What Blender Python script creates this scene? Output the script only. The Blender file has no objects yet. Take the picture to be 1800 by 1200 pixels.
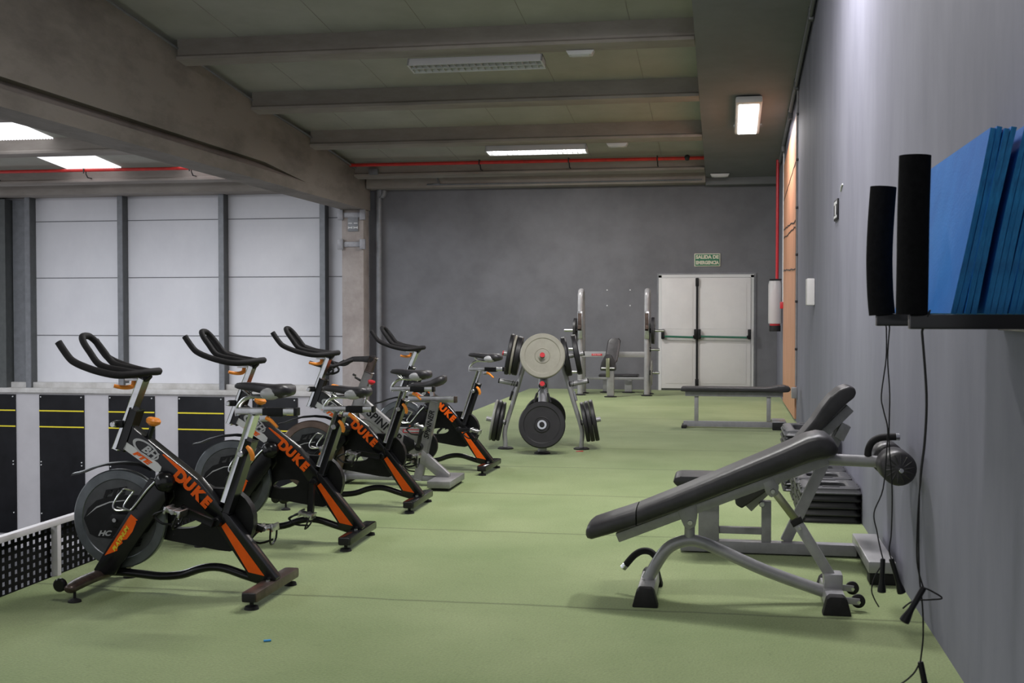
import bpy, bmesh, math, random
from mathutils import Vector, Matrix, Quaternion
random.seed(7)
S = bpy.context.scene
COL = S.collection
PI = math.pi

# ------------------------------------------------------------------ camera, world, exposure
FPX = 2100.0
cam_d = bpy.data.cameras.new('camera'); cam = bpy.data.objects.new('camera', cam_d); COL.objects.link(cam)
cam_d.sensor_width = 36.0; cam_d.lens = 36.0 * FPX / 1800.0
cam.location = (0, 0, 1.36)
yaw = math.atan(375 / FPX); pit = math.atan(53 / FPX)
cam.rotation_euler = (PI / 2 - pit, 0, yaw)
cam_d.clip_start = 0.05; cam_d.clip_end = 200
cam_d.dof.use_dof = True; cam_d.dof.focus_distance = 9.5; cam_d.dof.aperture_fstop = 11.0
S.camera = cam
S.view_settings.view_transform = 'Standard'; S.view_settings.look = 'None'
S.view_settings.gamma = 1.0; S.view_settings.use_curve_mapping = False
S.view_settings.exposure = 0.38
W = bpy.data.worlds.new('world'); S.world = W; W.use_nodes = True
W.node_tree.nodes['Background'].inputs[0].default_value = (0.93, 0.95, 1.0, 1)
W.node_tree.nodes['Background'].inputs[1].default_value = 0.46

def area_light(name, loc, sx, sy, power, color=(1, 1, 1), rot=(0, 0, 0)):
    d = bpy.data.lights.new(name, 'AREA'); d.shape = 'RECTANGLE'; d.size = sx; d.size_y = sy
    d.energy = power; d.color = color
    o = bpy.data.objects.new(name, d); COL.objects.link(o); o.location = loc; o.rotation_euler = rot
    return o
def zc(Y): return 3.57 + 0.0953 * (21.1 - Y)          # underside of the pitched roof
RS = math.atan(0.0953)
# lamps of the room: strip luminaires on the purlins, bulkhead lamps on the side soffit, daylight in the hall
area_light('strip_lamp_light', (-2.8, 17.95, zc(18.2) - 0.13), 1.3, 0.25, 95, (1, 0.98, 0.95))
area_light('strip_lamp_light', (-1.2, 8.6, zc(8.6) - 0.12), 1.3, 0.25, 120, (1, 0.98, 0.94))
area_light('strip_lamp_light', (-1.2, 3.6, zc(3.6) - 0.12), 1.3, 0.25, 55, (1, 0.98, 0.94))
area_light('soffit_lamp_light', (0.29, 16.35, zc(16.35) - 0.14), 0.28, 1.5, 85, (1, 0.95, 0.95), (RS, 0, 0))
area_light('soffit_lamp_light', (0.29, 8.3, zc(8.3) - 0.14), 0.28, 1.5, 150, (0.97, 0.95, 1), (RS, 0, 0))
area_light('skylight_daylight', (-10.4, 13.0, 3.8), 3.5, 8.0, 590, (0.9, 0.95, 1.0))
area_light('skylight_daylight', (-10.6, 3.0, 4.9), 3.5, 8.0, 280, (0.9, 0.95, 1.0))

# ------------------------------------------------------------------ materials
MATS = {}
def mat(name, col, rough=0.5, metal=0.0, var=0.0, vscale=8.0, bump=0.0, bscale=60.0, emit=None, estr=0.0, stretch=(1, 1, 1), col2=None, coat=0.0, spec=0.5, alpha=1.0, lo=.35, hi=.65):
    if name in MATS: return MATS[name]
    m = bpy.data.materials.new(name); m.use_nodes = True; MATS[name] = m
    nt = m.node_tree; b = nt.nodes['Principled BSDF']
    c4 = (*col, 1)
    b.inputs['Base Color'].default_value = c4; b.inputs['Roughness'].default_value = rough
    b.inputs['Metallic'].default_value = metal; b.inputs['Coat Weight'].default_value = coat
    b.inputs['Specular IOR Level'].default_value = spec; b.inputs['Alpha'].default_value = alpha
    if emit: b.inputs['Emission Color'].default_value = (*emit, 1); b.inputs['Emission Strength'].default_value = estr
    tc = nt.nodes.new('ShaderNodeTexCoord'); mp = nt.nodes.new('ShaderNodeMapping')
    mp.inputs['Scale'].default_value = stretch
    nt.links.new(tc.outputs['Object'], mp.inputs['Vector'])
    if var or col2:
        n = nt.nodes.new('ShaderNodeTexNoise'); n.inputs['Scale'].default_value = vscale; n.inputs['Detail'].default_value = 6
        n.inputs['Roughness'].default_value = 0.65
        r = nt.nodes.new('ShaderNodeValToRGB')
        c_hi = col2 or tuple(min(1, c * (1 + var)) for c in col); c_lo = col if col2 else tuple(c * (1 - var) for c in col)
        r.color_ramp.elements[0].position = lo; r.color_ramp.elements[0].color = (*c_lo, 1)
        r.color_ramp.elements[1].position = hi; r.color_ramp.elements[1].color = (*c_hi, 1)
        nt.links.new(mp.outputs[0], n.inputs['Vector']); nt.links.new(n.outputs['Fac'], r.inputs[0]); nt.links.new(r.outputs[0], b.inputs['Base Color'])
    if bump:
        n2 = nt.nodes.new('ShaderNodeTexNoise'); n2.inputs['Scale'].default_value = bscale; n2.inputs['Detail'].default_value = 4
        bp = nt.nodes.new('ShaderNodeBump'); bp.inputs['Strength'].default_value = bump; bp.inputs['Distance'].default_value = 0.01
        nt.links.new(mp.outputs[0], n2.inputs['Vector']); nt.links.new(n2.outputs['Fac'], bp.inputs['Height']); nt.links.new(bp.outputs[0], b.inputs['Normal'])
    return m

M_black = mat('gloss_black_paint', (.007, .007, .008), .20, var=.3, spec=.4)
M_plastic = mat('black_plastic', (.008, .008, .009), .42, var=.3, vscale=12, bump=.05, bscale=200, spec=.25)
M_rubber = mat('black_rubber', (.014, .013, .014), .62, var=.25, vscale=20, bump=.1, bscale=300, spec=.3)
M_foam = mat('black_foam', (.012, .011, .012), .7, var=.2, vscale=40, bump=.15, bscale=400, spec=.3)
M_fur = mat('black_foam_sleeve', (.007, .007, .008), .95, var=.2, vscale=60, bump=.3, bscale=500, spec=.1)
M_pad = mat('black_vinyl', (.026, .024, .027), .42, var=.3, vscale=7, bump=.3, bscale=9)
M_chrome = mat('brushed_chrome', (.72, .73, .75), .16, 1.0, var=.08, vscale=20)
M_alu = mat('polished_aluminium', (.55, .55, .56), .28, 1.0, var=.15, vscale=25)
M_orange = mat('orange_decal', (.80, .11, .006), .5, spec=.2, var=.08, vscale=10)
M_oplast = mat('orange_plastic', (.85, .27, .03), .4, var=.1)
M_yellow = mat('yellow_decal', (.75, .62, .03), .4)
M_white = mat('white_decal', (.62, .62, .63), .4)
M_silver = mat('silver_decal', (.42, .42, .43), .38, .2)
M_fly = mat('flywheel_grey', (.115, .125, .135), .34, .55, var=.18, vscale=9)
M_flyb = mat('flywheel_brown', (.17, .12, .10), .38, .55, var=.2, vscale=9)
M_flyc = mat('flywheel_cover_grey', (.060, .062, .066), .42, .2, var=.2, vscale=14)
M_grey = mat('silver_grey_paint', (.33, .325, .335), .33, .25, var=.1, vscale=10, bump=.04, bscale=80)
M_grey2 = mat('mid_grey_paint', (.27, .265, .285), .4, .1, var=.12, vscale=12)
M_spin = mat('spinner_silver_paint', (.26, .255, .26), .36, .25, var=.12, vscale=10)
M_dark = mat('dark_steel', (.05, .048, .05), .4, .6, var=.2)
M_brown = mat('worn_brown_steel', (.09, .065, .055), .35, .5, var=.35, vscale=18)
M_red = mat('red_plastic', (.55, .02, .03), .35, var=.1)
M_rpipe = mat('red_pipe_paint', (.60, .028, .022), .4, var=.18, vscale=5)
M_conc = mat('raw_concrete', (.150, .132, .118), .85, col2=(.250, .222, .20), vscale=1.7, bump=.15, bscale=25, stretch=(1, .45, 1.2), lo=.30, hi=.55)
M_purl = mat('purlin_concrete', (.25, .22, .195), .85, col2=(.36, .325, .295), vscale=2.2, bump=.1, bscale=25, stretch=(.35, 1, 1))
M_col = mat('column_concrete', (.29, .25, .235), .85, col2=(.40, .355, .335), vscale=3, bump=.1, bscale=25)
M_roof = mat('roof_panel', (.34, .335, .285), .75, col2=(.42, .415, .365), vscale=.9, bump=.05, bscale=10)
M_soff = mat('soffit_grey_paint', (.155, .158, .165), .7, col2=(.19, .194, .202), vscale=1.2)
M_wallr = mat('grey_wall_paint', (.160, .160, .200), .72, col2=(.262, .262, .318), vscale=1.7, bump=.08, bscale=5, stretch=(1, .8, .3), lo=.22, hi=.78, spec=.22)
M_wallf = mat('dark_grey_wall_paint', (.118, .118, .130), .6, col2=(.158, .158, .174), vscale=1.3, bump=.1, bscale=14)
M_clad = mat('white_cladding', (.64, .63, .665), .5, col2=(.72, .71, .74), vscale=.8, stretch=(1, 1, .7))
M_cladline = mat('cladding_joint', (.12, .12, .13), .7)
M_lwall = mat('pale_grey_wall', (.44, .42, .44), .6, col2=(.50, .48, .50), vscale=1.2)
M_ledge = mat('white_coping', (.58, .56, .55), .6, col2=(.42, .40, .38), vscale=3)
M_steel = mat('grey_steel_post', (.19, .195, .21), .5, .2, var=.12)
M_steeld = mat('dark_and_shaded_steel', (.085, .09, .09), .5, .2, var=.12)  # dark steel, also post steel with its side shade put into the colour
M_panel = mat('black_board', (.008, .008, .010), .45, var=.3, vscale=3, spec=.2)
M_wood = mat('plywood', (.42, .185, .10), .5, col2=(.62, .33, .20), vscale=4, stretch=(1, 3, .25))
M_door = mat('door_white', (.62, .60, .60), .42, col2=(.68, .66, .655), vscale=2)
M_green = mat('sign_green', (.012, .16, .075), .45)
M_cream = mat('sign_cream', (.62, .60, .47), .5)
M_ggreen = mat('green_bar', (.01, .12, .07), .35)
M_lampw = mat('lamp_white', (.62, .62, .62), .4)
M_louv = mat('louvre_metal', (.60, .60, .58), .3, .6)
M_reflect = mat('lamp_reflector', (.28, .30, .24), .3, .3)
M_glow = mat('lamp_glow', (1, 1, 1), .5, emit=(1, .97, .96), estr=8.0)
M_tube = mat('strip_glow', (1, 1, 1), .5, emit=(.95, .97, 1), estr=16.0)
M_sky = mat('skylight_sheet', (.9, .9, .9), .5, emit=(.95, .96, 1), estr=.85, var=.05, vscale=2)
M_blue = mat('blue_mat_face', (.010, .135, .50), .6, col2=(.02, .19, .60), vscale=3, spec=.2, bump=.1, bscale=120)
M_bluee = mat('blue_mat_edge', (.008, .12, .32), .75, col2=(.018, .24, .55), vscale=40, bump=.6, bscale=70, stretch=(1,1,.3))
M_beige = mat('beige_plate', (.30, .285, .235), .5, var=.08, vscale=10)
M_plate = mat('black_plate', (.018, .017, .019), .45, spec=.35, var=.2, vscale=10, bump=.05, bscale=100)
M_plateg = mat('grey_plate', (.24, .24, .22), .5, var=.1)
M_steps = mat('step_plastic', (.012, .012, .013), .38, var=.25, vscale=10, bump=.1, bscale=250)
M_stepg = mat('grey_step_plastic', (.05, .05, .055), .45, var=.15, vscale=14, bump=.1, bscale=250)  # lighter grey than the other risers, for the topmost ones
M_net = mat('black_mesh', (.008, .008, .008), .8, spec=.1)
M_rail = mat('white_rail', (.60, .57, .60), .4, var=.05)
M_clear = mat('clear_cover', (.70, .69, .70), .15, alpha=.55, coat=.5)
M_hall = mat('hall_floor', (.10, .10, .11), .5)
M_olive = mat('olive_chrome', (.30, .31, .20), .25, .8)

def turf():
    m = bpy.data.materials.new('green_turf'); m.use_nodes = True; nt = m.node_tree; b = nt.nodes['Principled BSDF']
    N = nt.nodes.new; L = nt.links.new
    b.inputs['Roughness'].default_value = .9; b.inputs['Specular IOR Level'].default_value = .2
    b.inputs['Sheen Weight'].default_value = .15
    tc = N('ShaderNodeTexCoord'); sx = N('ShaderNodeSeparateXYZ'); L(tc.outputs['Object'], sx.inputs[0])
    n1 = N('ShaderNodeTexNoise'); n1.inputs['Scale'].default_value = 1.1; n1.inputs['Detail'].default_value = 5
    n2 = N('ShaderNodeTexNoise'); n2.inputs['Scale'].default_value = 90; n2.inputs['Detail'].default_value = 3
    n3 = N('ShaderNodeTexNoise'); n3.inputs['Scale'].default_value = 9; n3.inputs['Detail'].default_value = 8; n3.inputs['Roughness'].default_value = .8
    for n in (n1, n2, n3): L(tc.outputs['Object'], n.inputs['Vector'])
    r1 = N('ShaderNodeValToRGB'); e = r1.color_ramp.elements
    e[0].position = .3; e[0].color = (.200, .262, .104, 1); e[1].position = .7; e[1].color = (.285, .340, .158, 1)
    L(n1.outputs['Fac'], r1.inputs[0])
    mx = N('ShaderNodeMix'); mx.data_type = 'RGBA'; mx.blend_type = 'MULTIPLY'; mx.inputs[0].default_value = .55
    r2 = N('ShaderNodeValToRGB'); r2.color_ramp.elements[0].position = .25; r2.color_ramp.elements[0].color = (.55, .55, .55, 1); r2.color_ramp.elements[1].position = .75
    L(n2.outputs['Fac'], r2.inputs[0]); L(r1.outputs[0], mx.inputs[6]); L(r2.outputs[0], mx.inputs[7])
    mx2 = N('ShaderNodeMix'); mx2.data_type = 'RGBA'; mx2.blend_type = 'MULTIPLY'; mx2.inputs[0].default_value = 1
    r3 = N('ShaderNodeValToRGB'); r3.color_ramp.elements[0].position = .27; r3.color_ramp.elements[0].color = (.72, .72, .70, 1); r3.color_ramp.elements[1].position = .42
    L(n3.outputs['Fac'], r3.inputs[0]); L(mx.outputs[2], mx2.inputs[6]); L(r3.outputs[0], mx2.inputs[7])
    # joints between the rolls of turf
    nw = N('ShaderNodeTexNoise'); nw.inputs['Scale'].default_value = 2.5; nw.inputs['Detail'].default_value = 4; L(tc.outputs['Object'], nw.inputs['Vector'])
    wob = N('ShaderNodeMath'); wob.operation = 'MULTIPLY_ADD'; wob.inputs[1].default_value = .05; L(nw.outputs['Fac'], wob.inputs[0]); L(sx.outputs['Y'], wob.inputs[2])
    prev = None
    for y in SEAMS:
        a = N('ShaderNodeMath'); a.operation = 'SUBTRACT'; a.inputs[1].default_value = y + .025; L(wob.outputs[0], a.inputs[0])
        ab = N('ShaderNodeMath'); ab.operation = 'ABSOLUTE'; L(a.outputs[0], ab.inputs[0])
        if prev is None: prev = ab
        else:
            mn = N('ShaderNodeMath'); mn.operation = 'MINIMUM'; L(prev.outputs[0], mn.inputs[0]); L(ab.outputs[0], mn.inputs[1]); prev = mn
    r4 = N('ShaderNodeValToRGB'); r4.color_ramp.elements[0].position = .004; r4.color_ramp.elements[0].color = (.42, .42, .36, 1); r4.color_ramp.elements[1].position = .018
    L(prev.outputs[0], r4.inputs[0])
    mx3 = N('ShaderNodeMix'); mx3.data_type = 'RGBA'; mx3.blend_type = 'MULTIPLY'; mx3.inputs[0].default_value = .8
    L(mx2.outputs[2], mx3.inputs[6]); L(r4.outputs[0], mx3.inputs[7]); L(mx3.outputs[2], b.inputs['Base Color'])
    bp = N('ShaderNodeBump'); bp.inputs['Strength'].default_value = .5; bp.inputs['Distance'].default_value = .01
    L(n2.outputs['Fac'], bp.inputs['Height']); L(bp.outputs[0], b.inputs['Normal'])
    return m
SEAMS = [1.9, 3.65, 5.43, 7.22, 8.75, 10.3, 11.8, 13.5, 15.18, 16.9, 18.76]
M_turf = turf()

# ------------------------------------------------------------------ mesh helpers
ORG = Vector((0, 0, 0))
def V(p): return Vector(p)
class MB:
    def __init__(s): s.bm = bmesh.new(); s.M = Matrix.Identity(4)
    def _add(s, b2, bev=0, seg=2):
        if bev > 0:
            bmesh.ops.bevel(b2, geom=b2.edges[:], offset=bev, segments=seg, affect='EDGES', profile=.6, clamp_overlap=True)
        me = bpy.data.meshes.new('tmp'); b2.to_mesh(me); b2.free(); me.transform(s.M); s.bm.from_mesh(me); bpy.data.meshes.remove(me)
        return s
    def box(s, c, size, rot=None, bev=0, seg=2):
        b = bmesh.new(); bmesh.ops.create_cube(b, size=1)
        m = Matrix.Translation(V(c)) @ ((rot.to_matrix() if isinstance(rot, Quaternion) else rot or Matrix.Identity(3)).to_4x4()) @ Matrix.Diagonal((*size, 1))
        b.transform(m); return s._add(b, bev, seg)
    def bx(s, x0, x1, y0, y1, z0, z1, bev=0, seg=2):
        return s.box(((x0 + x1) / 2, (y0 + y1) / 2, (z0 + z1) / 2), (abs(x1 - x0), abs(y1 - y0), abs(z1 - z0)), None, bev, seg)
    def beam(s, p0, p1, w, h, up=(0, 1, 0), bev=0, seg=2):      # w along 'up', h across
        p0, p1 = V(p0), V(p1); d = (p1 - p0); L = d.length; d.normalize(); u = V(up); u = (u - d * u.dot(d)).normalized(); n = d.cross(u)
        R = Matrix((d, u, n)).transposed()
        return s.box((p0 + p1) / 2, (L, w, h), R, bev, seg)
    def tube(s, pts, r, n=12, closed=False, sub=0, ref=(0, 1, 0), capr=True):
        pts = [V(p) for p in pts]
        rs = list(r) if isinstance(r, list) else [r] * len(pts)
        rs = [q if isinstance(q, tuple) else (q, q) for q in rs]
        if sub:
            np_, nr = [], []; L = len(pts)
            rng = range(L) if closed else range(L - 1)
            for i in rng:
                a = pts[(i - 1) % L] if (closed or i > 0) else pts[0]; b = pts[i]; c = pts[(i + 1) % L]; d = pts[(i + 2) % L] if (closed or i + 2 < L) else pts[-1]
                for k in range(sub):
                    t = k / sub
                    np_.append(.5 * ((2 * b) + (c - a) * t + (2 * a - 5 * b + 4 * c - d) * t * t + (3 * b - a - 3 * c + d) * t ** 3))
                    ra, rb = rs[i], rs[(i + 1) % L]; nr.append((ra[0] + (rb[0] - ra[0]) * t, ra[1] + (rb[1] - ra[1]) * t))
            if not closed: np_.append(pts[-1]); nr.append(rs[-1])
            pts, rs = np_, nr
        b = bmesh.new(); rings = []; L = len(pts); u = V(ref); prevd = None
        for i, p in enumerate(pts):
            if closed: d = pts[(i + 1) % L] - pts[i - 1]
            else: d = pts[min(i + 1, L - 1)] - pts[max(i - 1, 0)]
            d.normalize()
            uu = u - d * u.dot(d)
            if uu.length < 1e-4: uu = d.orthogonal()
            uu.normalize(); u = uu; w = d.cross(uu)
            rings.append([b.verts.new(p + uu * math.cos(2 * PI * k / n) * rs[i][0] + w * math.sin(2 * PI * k / n) * rs[i][1]) for k in range(n)])
        for i in range(L if closed else L - 1):
            A, B = rings[i], rings[(i + 1) % L]
            for k in range(n): b.faces.new((A[k], A[(k + 1) % n], B[(k + 1) % n], B[k]))
        if not closed: b.faces.new(rings[0][::-1]); b.faces.new(rings[-1])
        bmesh.ops.recalc_face_normals(b, faces=b.faces[:])
        return s._add(b)
    def cyl(s, p0, p1, r, n=20, bev=0):
        p0, p1 = V(p0), V(p1); d = p1 - p0; L = d.length
        if bev: return s.lathe([(0, 0), (r - bev, 0), (r, bev), (r, L - bev), (r - bev, L), (0, L)], p0, d, n)
        return s.lathe([(0, 0), (r, 0), (r, L), (0, L)], p0, d, n)
    def lathe(s, prof, base, dr, n=28):
        d = V(dr).normalized(); a = d.orthogonal().normalized(); c = d.cross(a); base = V(base)
        b = bmesh.new(); rings = []
        for r, h in prof:
            if r < 1e-6: rings.append([b.verts.new(base + d * h)])
            else: rings.append([b.verts.new(base + d * h + a * math.cos(2 * PI * k / n) * r + c * math.sin(2 * PI * k / n) * r) for k in range(n)])
        for A, B in zip(rings, rings[1:]):
            for k in range(n):
                k2 = (k + 1) % n
                if len(A) == 1 and len(B) == 1: continue
                if len(A) == 1: b.faces.new((A[0], B[k], B[k2]))
                elif len(B) == 1: b.faces.new((A[k], A[k2], B[0]))
                else: b.faces.new((A[k], A[k2], B[k2], B[k]))
        bmesh.ops.recalc_face_normals(b, faces=b.faces[:])
        return s._add(b)
    def prism(s, poly, y0, y1, bev=0, seg=2, axis='y', quads=None):   # polygon (x,z) extruded along y; axis 'x': polygon (y,z)
        b = bmesh.new()
        f = (lambda u, v, w: (u, w, v)) if axis == 'y' else ((lambda u, v, w: (w, u, v)) if axis == 'x' else (lambda u, v, w: (u, v, w)))
        A = [b.verts.new(f(u, v, y0)) for u, v in poly]; B = [b.verts.new(f(u, v, y1)) for u, v in poly]
        n = len(poly); b.faces.new(A); b.faces.new(B[::-1])
        for k in range(n): b.faces.new((A[k], B[k], B[(k + 1) % n], A[(k + 1) % n]))
        bmesh.ops.recalc_face_normals(b, faces=b.faces[:])
        return s._add(b, bev, seg)
    def ring(s, outer, inner, y0, y1):     # two equal-length loops in (x,z)
        b = bmesh.new(); n = len(outer)
        vs = [[b.verts.new((u, y, v)) for u, v in lp] for lp in (outer, inner) for y in (y0, y1)]
        oa, ob, ia, ib = vs
        for k in range(n):
            j = (k + 1) % n
            b.faces.new((oa[k], oa[j], ia[j], ia[k])); b.faces.new((ob[k], ib[k], ib[j], ob[j]))
            b.faces.new((oa[k], ob[k], ob[j], oa[j])); b.faces.new((ia[k], ia[j], ib[j], ib[k]))
        bmesh.ops.recalc_face_normals(b, faces=b.faces[:])
        return s._add(b)
    def ball(s, c, r, sc=(1, 1, 1), n=20):
        b = bmesh.new(); bmesh.ops.create_uvsphere(b, u_segments=n, v_segments=n // 2, radius=r)
        b.transform(Matrix.Translation(V(c)) @ Matrix.Diagonal((*sc, 1))); return s._add(b)
    def loft(s, secs, caps=True):       # list of equal-length loops of points
        b = bmesh.new(); R = [[b.verts.new(p) for p in sec] for sec in secs]; n = len(secs[0])
        for A, B in zip(R, R[1:]):
            for k in range(n): b.faces.new((A[k], A[(k + 1) % n], B[(k + 1) % n], B[k]))
        if caps: b.faces.new(R[0][::-1]); b.faces.new(R[-1])
        bmesh.ops.recalc_face_normals(b, faces=b.faces[:])
        return s._add(b)
    def build(s, name, m, parent=None, ang=35, kind=None):
        me = bpy.data.meshes.new(name); s.bm.to_mesh(me); s.bm.free()
        if parent is None:
            xs = [v.co for v in me.vertices]; lo = [min(v[i] for v in xs) for i in range(3)]; hi = [max(v[i] for v in xs) for i in range(3)]
            o0 = Vector(((lo[0] + hi[0]) / 2, (lo[1] + hi[1]) / 2, lo[2])) if kind != 'structure' else Vector((0, 0, 0))
        else: o0 = ORG
        me.transform(Matrix.Translation(-o0))
        me.materials.append(m)
        me.polygons.foreach_set('use_smooth', [True] * len(me.polygons))
        me.set_sharp_from_angle(angle=math.radians(ang))
        o = bpy.data.objects.new(name, me); COL.objects.link(o)
        if parent is not None: o.parent = parent
        else: o.location = o0
        if kind: o['kind'] = kind
        return o

def thing(name, label, cat, loc=(0, 0, 0), rz=0, group=None, world=False):
    """Empty at the thing's base; with world=True its parts are written in room coordinates."""
    global ORG
    o = bpy.data.objects.new(name, None); COL.objects.link(o); o.empty_display_size = .1
    o.location = loc; o.rotation_euler = (0, 0, rz); o['label'] = label; o['category'] = cat
    if group: o['group'] = group
    ORG = V(loc) if world else V((0, 0, 0))
    return o
def tag(o, label, cat, group=None):
    o['label'] = label; o['category'] = cat
    if group: o['group'] = group
    return o
def text(s, size, p, right, up, name, m, parent, shear=0, ext=.0006, off=0, space=1.0, sx=1.0, label=None):
    cu = bpy.data.curves.new('t', 'FONT'); cu.body = s; cu.size = size; cu.shear = shear; cu.extrude = ext; cu.offset = off
    cu.space_character = space; cu.align_x = 'CENTER'; cu.align_y = 'CENTER'; cu.resolution_u = 3
    o = bpy.data.objects.new('t', cu); COL.objects.link(o)
    bpy.context.view_layer.update()
    me = bpy.data.meshes.new_from_object(o.evaluated_get(bpy.context.evaluated_depsgraph_get()))
    bpy.data.objects.remove(o); bpy.data.curves.remove(cu)
    r = V(right).normalized(); u = V(up); u = (u - r * u.dot(r)).normalized(); n = r.cross(u)
    Mx = Matrix.Translation(V(p) - (ORG if parent else V((0, 0, 0)))) @ Matrix((r, u, n)).transposed().to_4x4() @ Matrix.Diagonal((sx, 1, 1, 1))
    me.transform(Mx); me.name = name; me.materials.clear(); me.materials.append(m)
    o = bpy.data.objects.new(name, me); COL.objects.link(o); o.parent = parent
    if label: o['label'] = label
    return o
def lerp(a, b, t): return a + (b - a) * t
# ------------------------------------------------------------------ the room
XR = 0.867; XL = -3.39; YF = 20.8; YB = -1.5
MB().bx(XL, XR, YB, YF, -.30, 0).build('floor', M_turf, kind='structure')
MB().bx(-16, XL - .001, YB, YF + .8, -3.4, -3.2).build('floor_hall', M_hall, kind='structure')
def wedge(x0, x1, y0, y1, zb, ztop):       # wall piece with a top that follows the roof
    return [(y0, zb), (y1, zb), (y1, ztop(y1)), (y0, ztop(y0))]
MB().prism(wedge(0, 0, YB, 21.1, -.3, lambda y: zc(y) + .3), XR, XR + .2, axis='x').build('wall_right', M_wallr, kind='structure')
MB().bx(-6.33, XR, YF, YF + .25, -3.2, 4.0).build('wall_back', M_wallf, kind='structure')
# cladding wall of the hall, pale panels in horizontal strips with fine joints
o = MB().bx(-16, -6.34, 21.1, 21.3, -.2, 4.0).build('wall_left', M_clad, kind='structure')
mb = MB()
for z in (-.03, .90, 2.0, 3.08): mb.bx(-16, -6.34, 21.088, 21.102, z - .006, z + .006)
mb.build('trim_1', M_cladline, kind='structure')
MB().bx(-16, -6.34, 20.86, 21.1, -3.2, -.16).build('wall_left_lower', M_lwall, kind='structure')
mb = MB(); mb.bx(-16, -6.34, 20.80, 21.1, -.19, -.10, .006); mb.bx(-16, -6.34, 20.95, 21.1, -.11, .0, .005); mb.bx(-16, -6.34, 20.845, 20.87, -.215, -.19)
mb.build('trim_2', M_ledge, kind='structure')
# sloping roof deck and the painted soffit along the right wall
def deck(x0, x1, y0, y1, off, th):
    return MB().prism([(y0, zc(y0) + off), (y1, zc(y1) + off), (y1, zc(y1) + off + th), (y0, zc(y0) + off + th)], x0, x1, axis='x')
deck(-16, XR + .2, YB, 21.3, .235, .1).build('ceiling', M_roof, kind='structure')
deck(-.34, XR, YB, YF, 0, .232).build('ceiling_soffit', M_soff, kind='structure')
mb = MB()
for x in (-5.6, -4.45, -3.35, -2.2, -1.05, -.12): 
    mb.prism([(YB, zc(YB) + .232), (YF, zc(YF) + .232), (YF, zc(YF) + .24), (YB, zc(YB) + .24)], x - .003, x + .003, axis='x')
mb.build('trim_3', M_purl, kind='structure')

# concrete girder: wide bottom flange, chamfer, thinner web, solid end block
def girder():
    t = thing('concrete_girder', 'huge raw concrete roof girder running diagonally overhead on the left', 'beam', (-6.51, 9.6, 3.165), world=True)
    zb = 3.165; zf = 3.325; xr, xl = -6.3, -6.72; cxm = (xr + xl) / 2
    def sec(y, w, k=1.0):      # w: half width of the upper part; k: how deep the groove above the flange runs
        zt = zc(y) + .12; zk = zf + .125 * k + .0005; g = w - .12 * k - .0005
        return [(xl, y, zb), (xr, y, zb), (xr, y, zf), (cxm + g, y, zf + .0002), (cxm + g, y, zk), (cxm + w, y, zk), (cxm + w, y, zt), (cxm - w, y, zt), (cxm - w, y, zk), (cxm - g, y, zk), (cxm - g, y, zf + .0002), (xl, y, zf)]
    m = MB(); m.loft([sec(YB, .15), sec(15.9, .15), sec(17.4, .2095, .0), sec(20.78, .2095, .0)])
    m.build('beam_body', M_conc, t, 20)
    m = MB(); m.tube([(cxm + .15, YB, zc(YB) + .13), (cxm + .15, 15.8, zc(15.8) + .13), (xr + .02, 17.4, zc(17.4) + .13), (xr + .02, 20.5, zc(20.5) + .13)], .014, 8)
    m.build('conduit', M_steel, t)
    return t
girder()
# purlins, resting on the girder and running under the deck
PY = [2.1, 4.3, 6.55, 8.8, 11.05, 13.32, 15.57, 17.72, 19.95]
PW = ['at the top edge of the view', 'carrying the unlit strip lamp', 'between unlit and lit strip lamps', 'carrying the lit strip lamp', 'just behind the red sprinkler pipe']
for i, y in enumerate(PY):
    if y < 10: where = 'overhead near the camera'
    else: where = PW[i - 4]
    for side, (x0, x1) in (('right', ((-6.30 if y > 16.4 else -6.36), -.345)), ('left', (-16, (-6.72 if y > 16.4 else -6.66)))):
        z0 = zc(y) ; m = MB()
        # trapezoid section with a small lip on the bottom flange
        pf = [(y - .13, z0 + .0), (y + .13, z0 - .024), (y + .13, z0 + .03), (y + .075, z0 + .06), (y + .075, z0 + .232), (y - .095, z0 + .248), (y - .095, z0 + .06), (y - .13, z0 + .035)]
        m.prism(pf, x0, x1, axis='x')
        tag(m.build('concrete_purlin', M_purl, None, 20), ('gym ceiling purlin of concrete ' if side == 'right' else 'purlin left of the girder, matching the one ') + where, 'beam', None if y > 10 else 'purlins overhead near the camera')
tag(MB().bx(-6.28, -.34, 20.45, 20.8, 3.53, 3.74, .01).build('concrete_edge_beam', M_purl), 'concrete edge beam on top of the dark grey back wall', 'beam')
tag(MB().bx(-.34, XR, 20.55, 20.8, 3.50, zc(20.55)+.0, .005).build('concrete_edge_beam', M_soff), 'short painted edge beam at the back end of the grey soffit', 'beam')
tag(MB().bx(-16, -6.9, 20.45, 21.08, 3.53, 3.80, .01).build('concrete_edge_beam', M_purl), 'concrete edge beam on top of the white cladding wall, left of the girder', 'beam')
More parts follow.
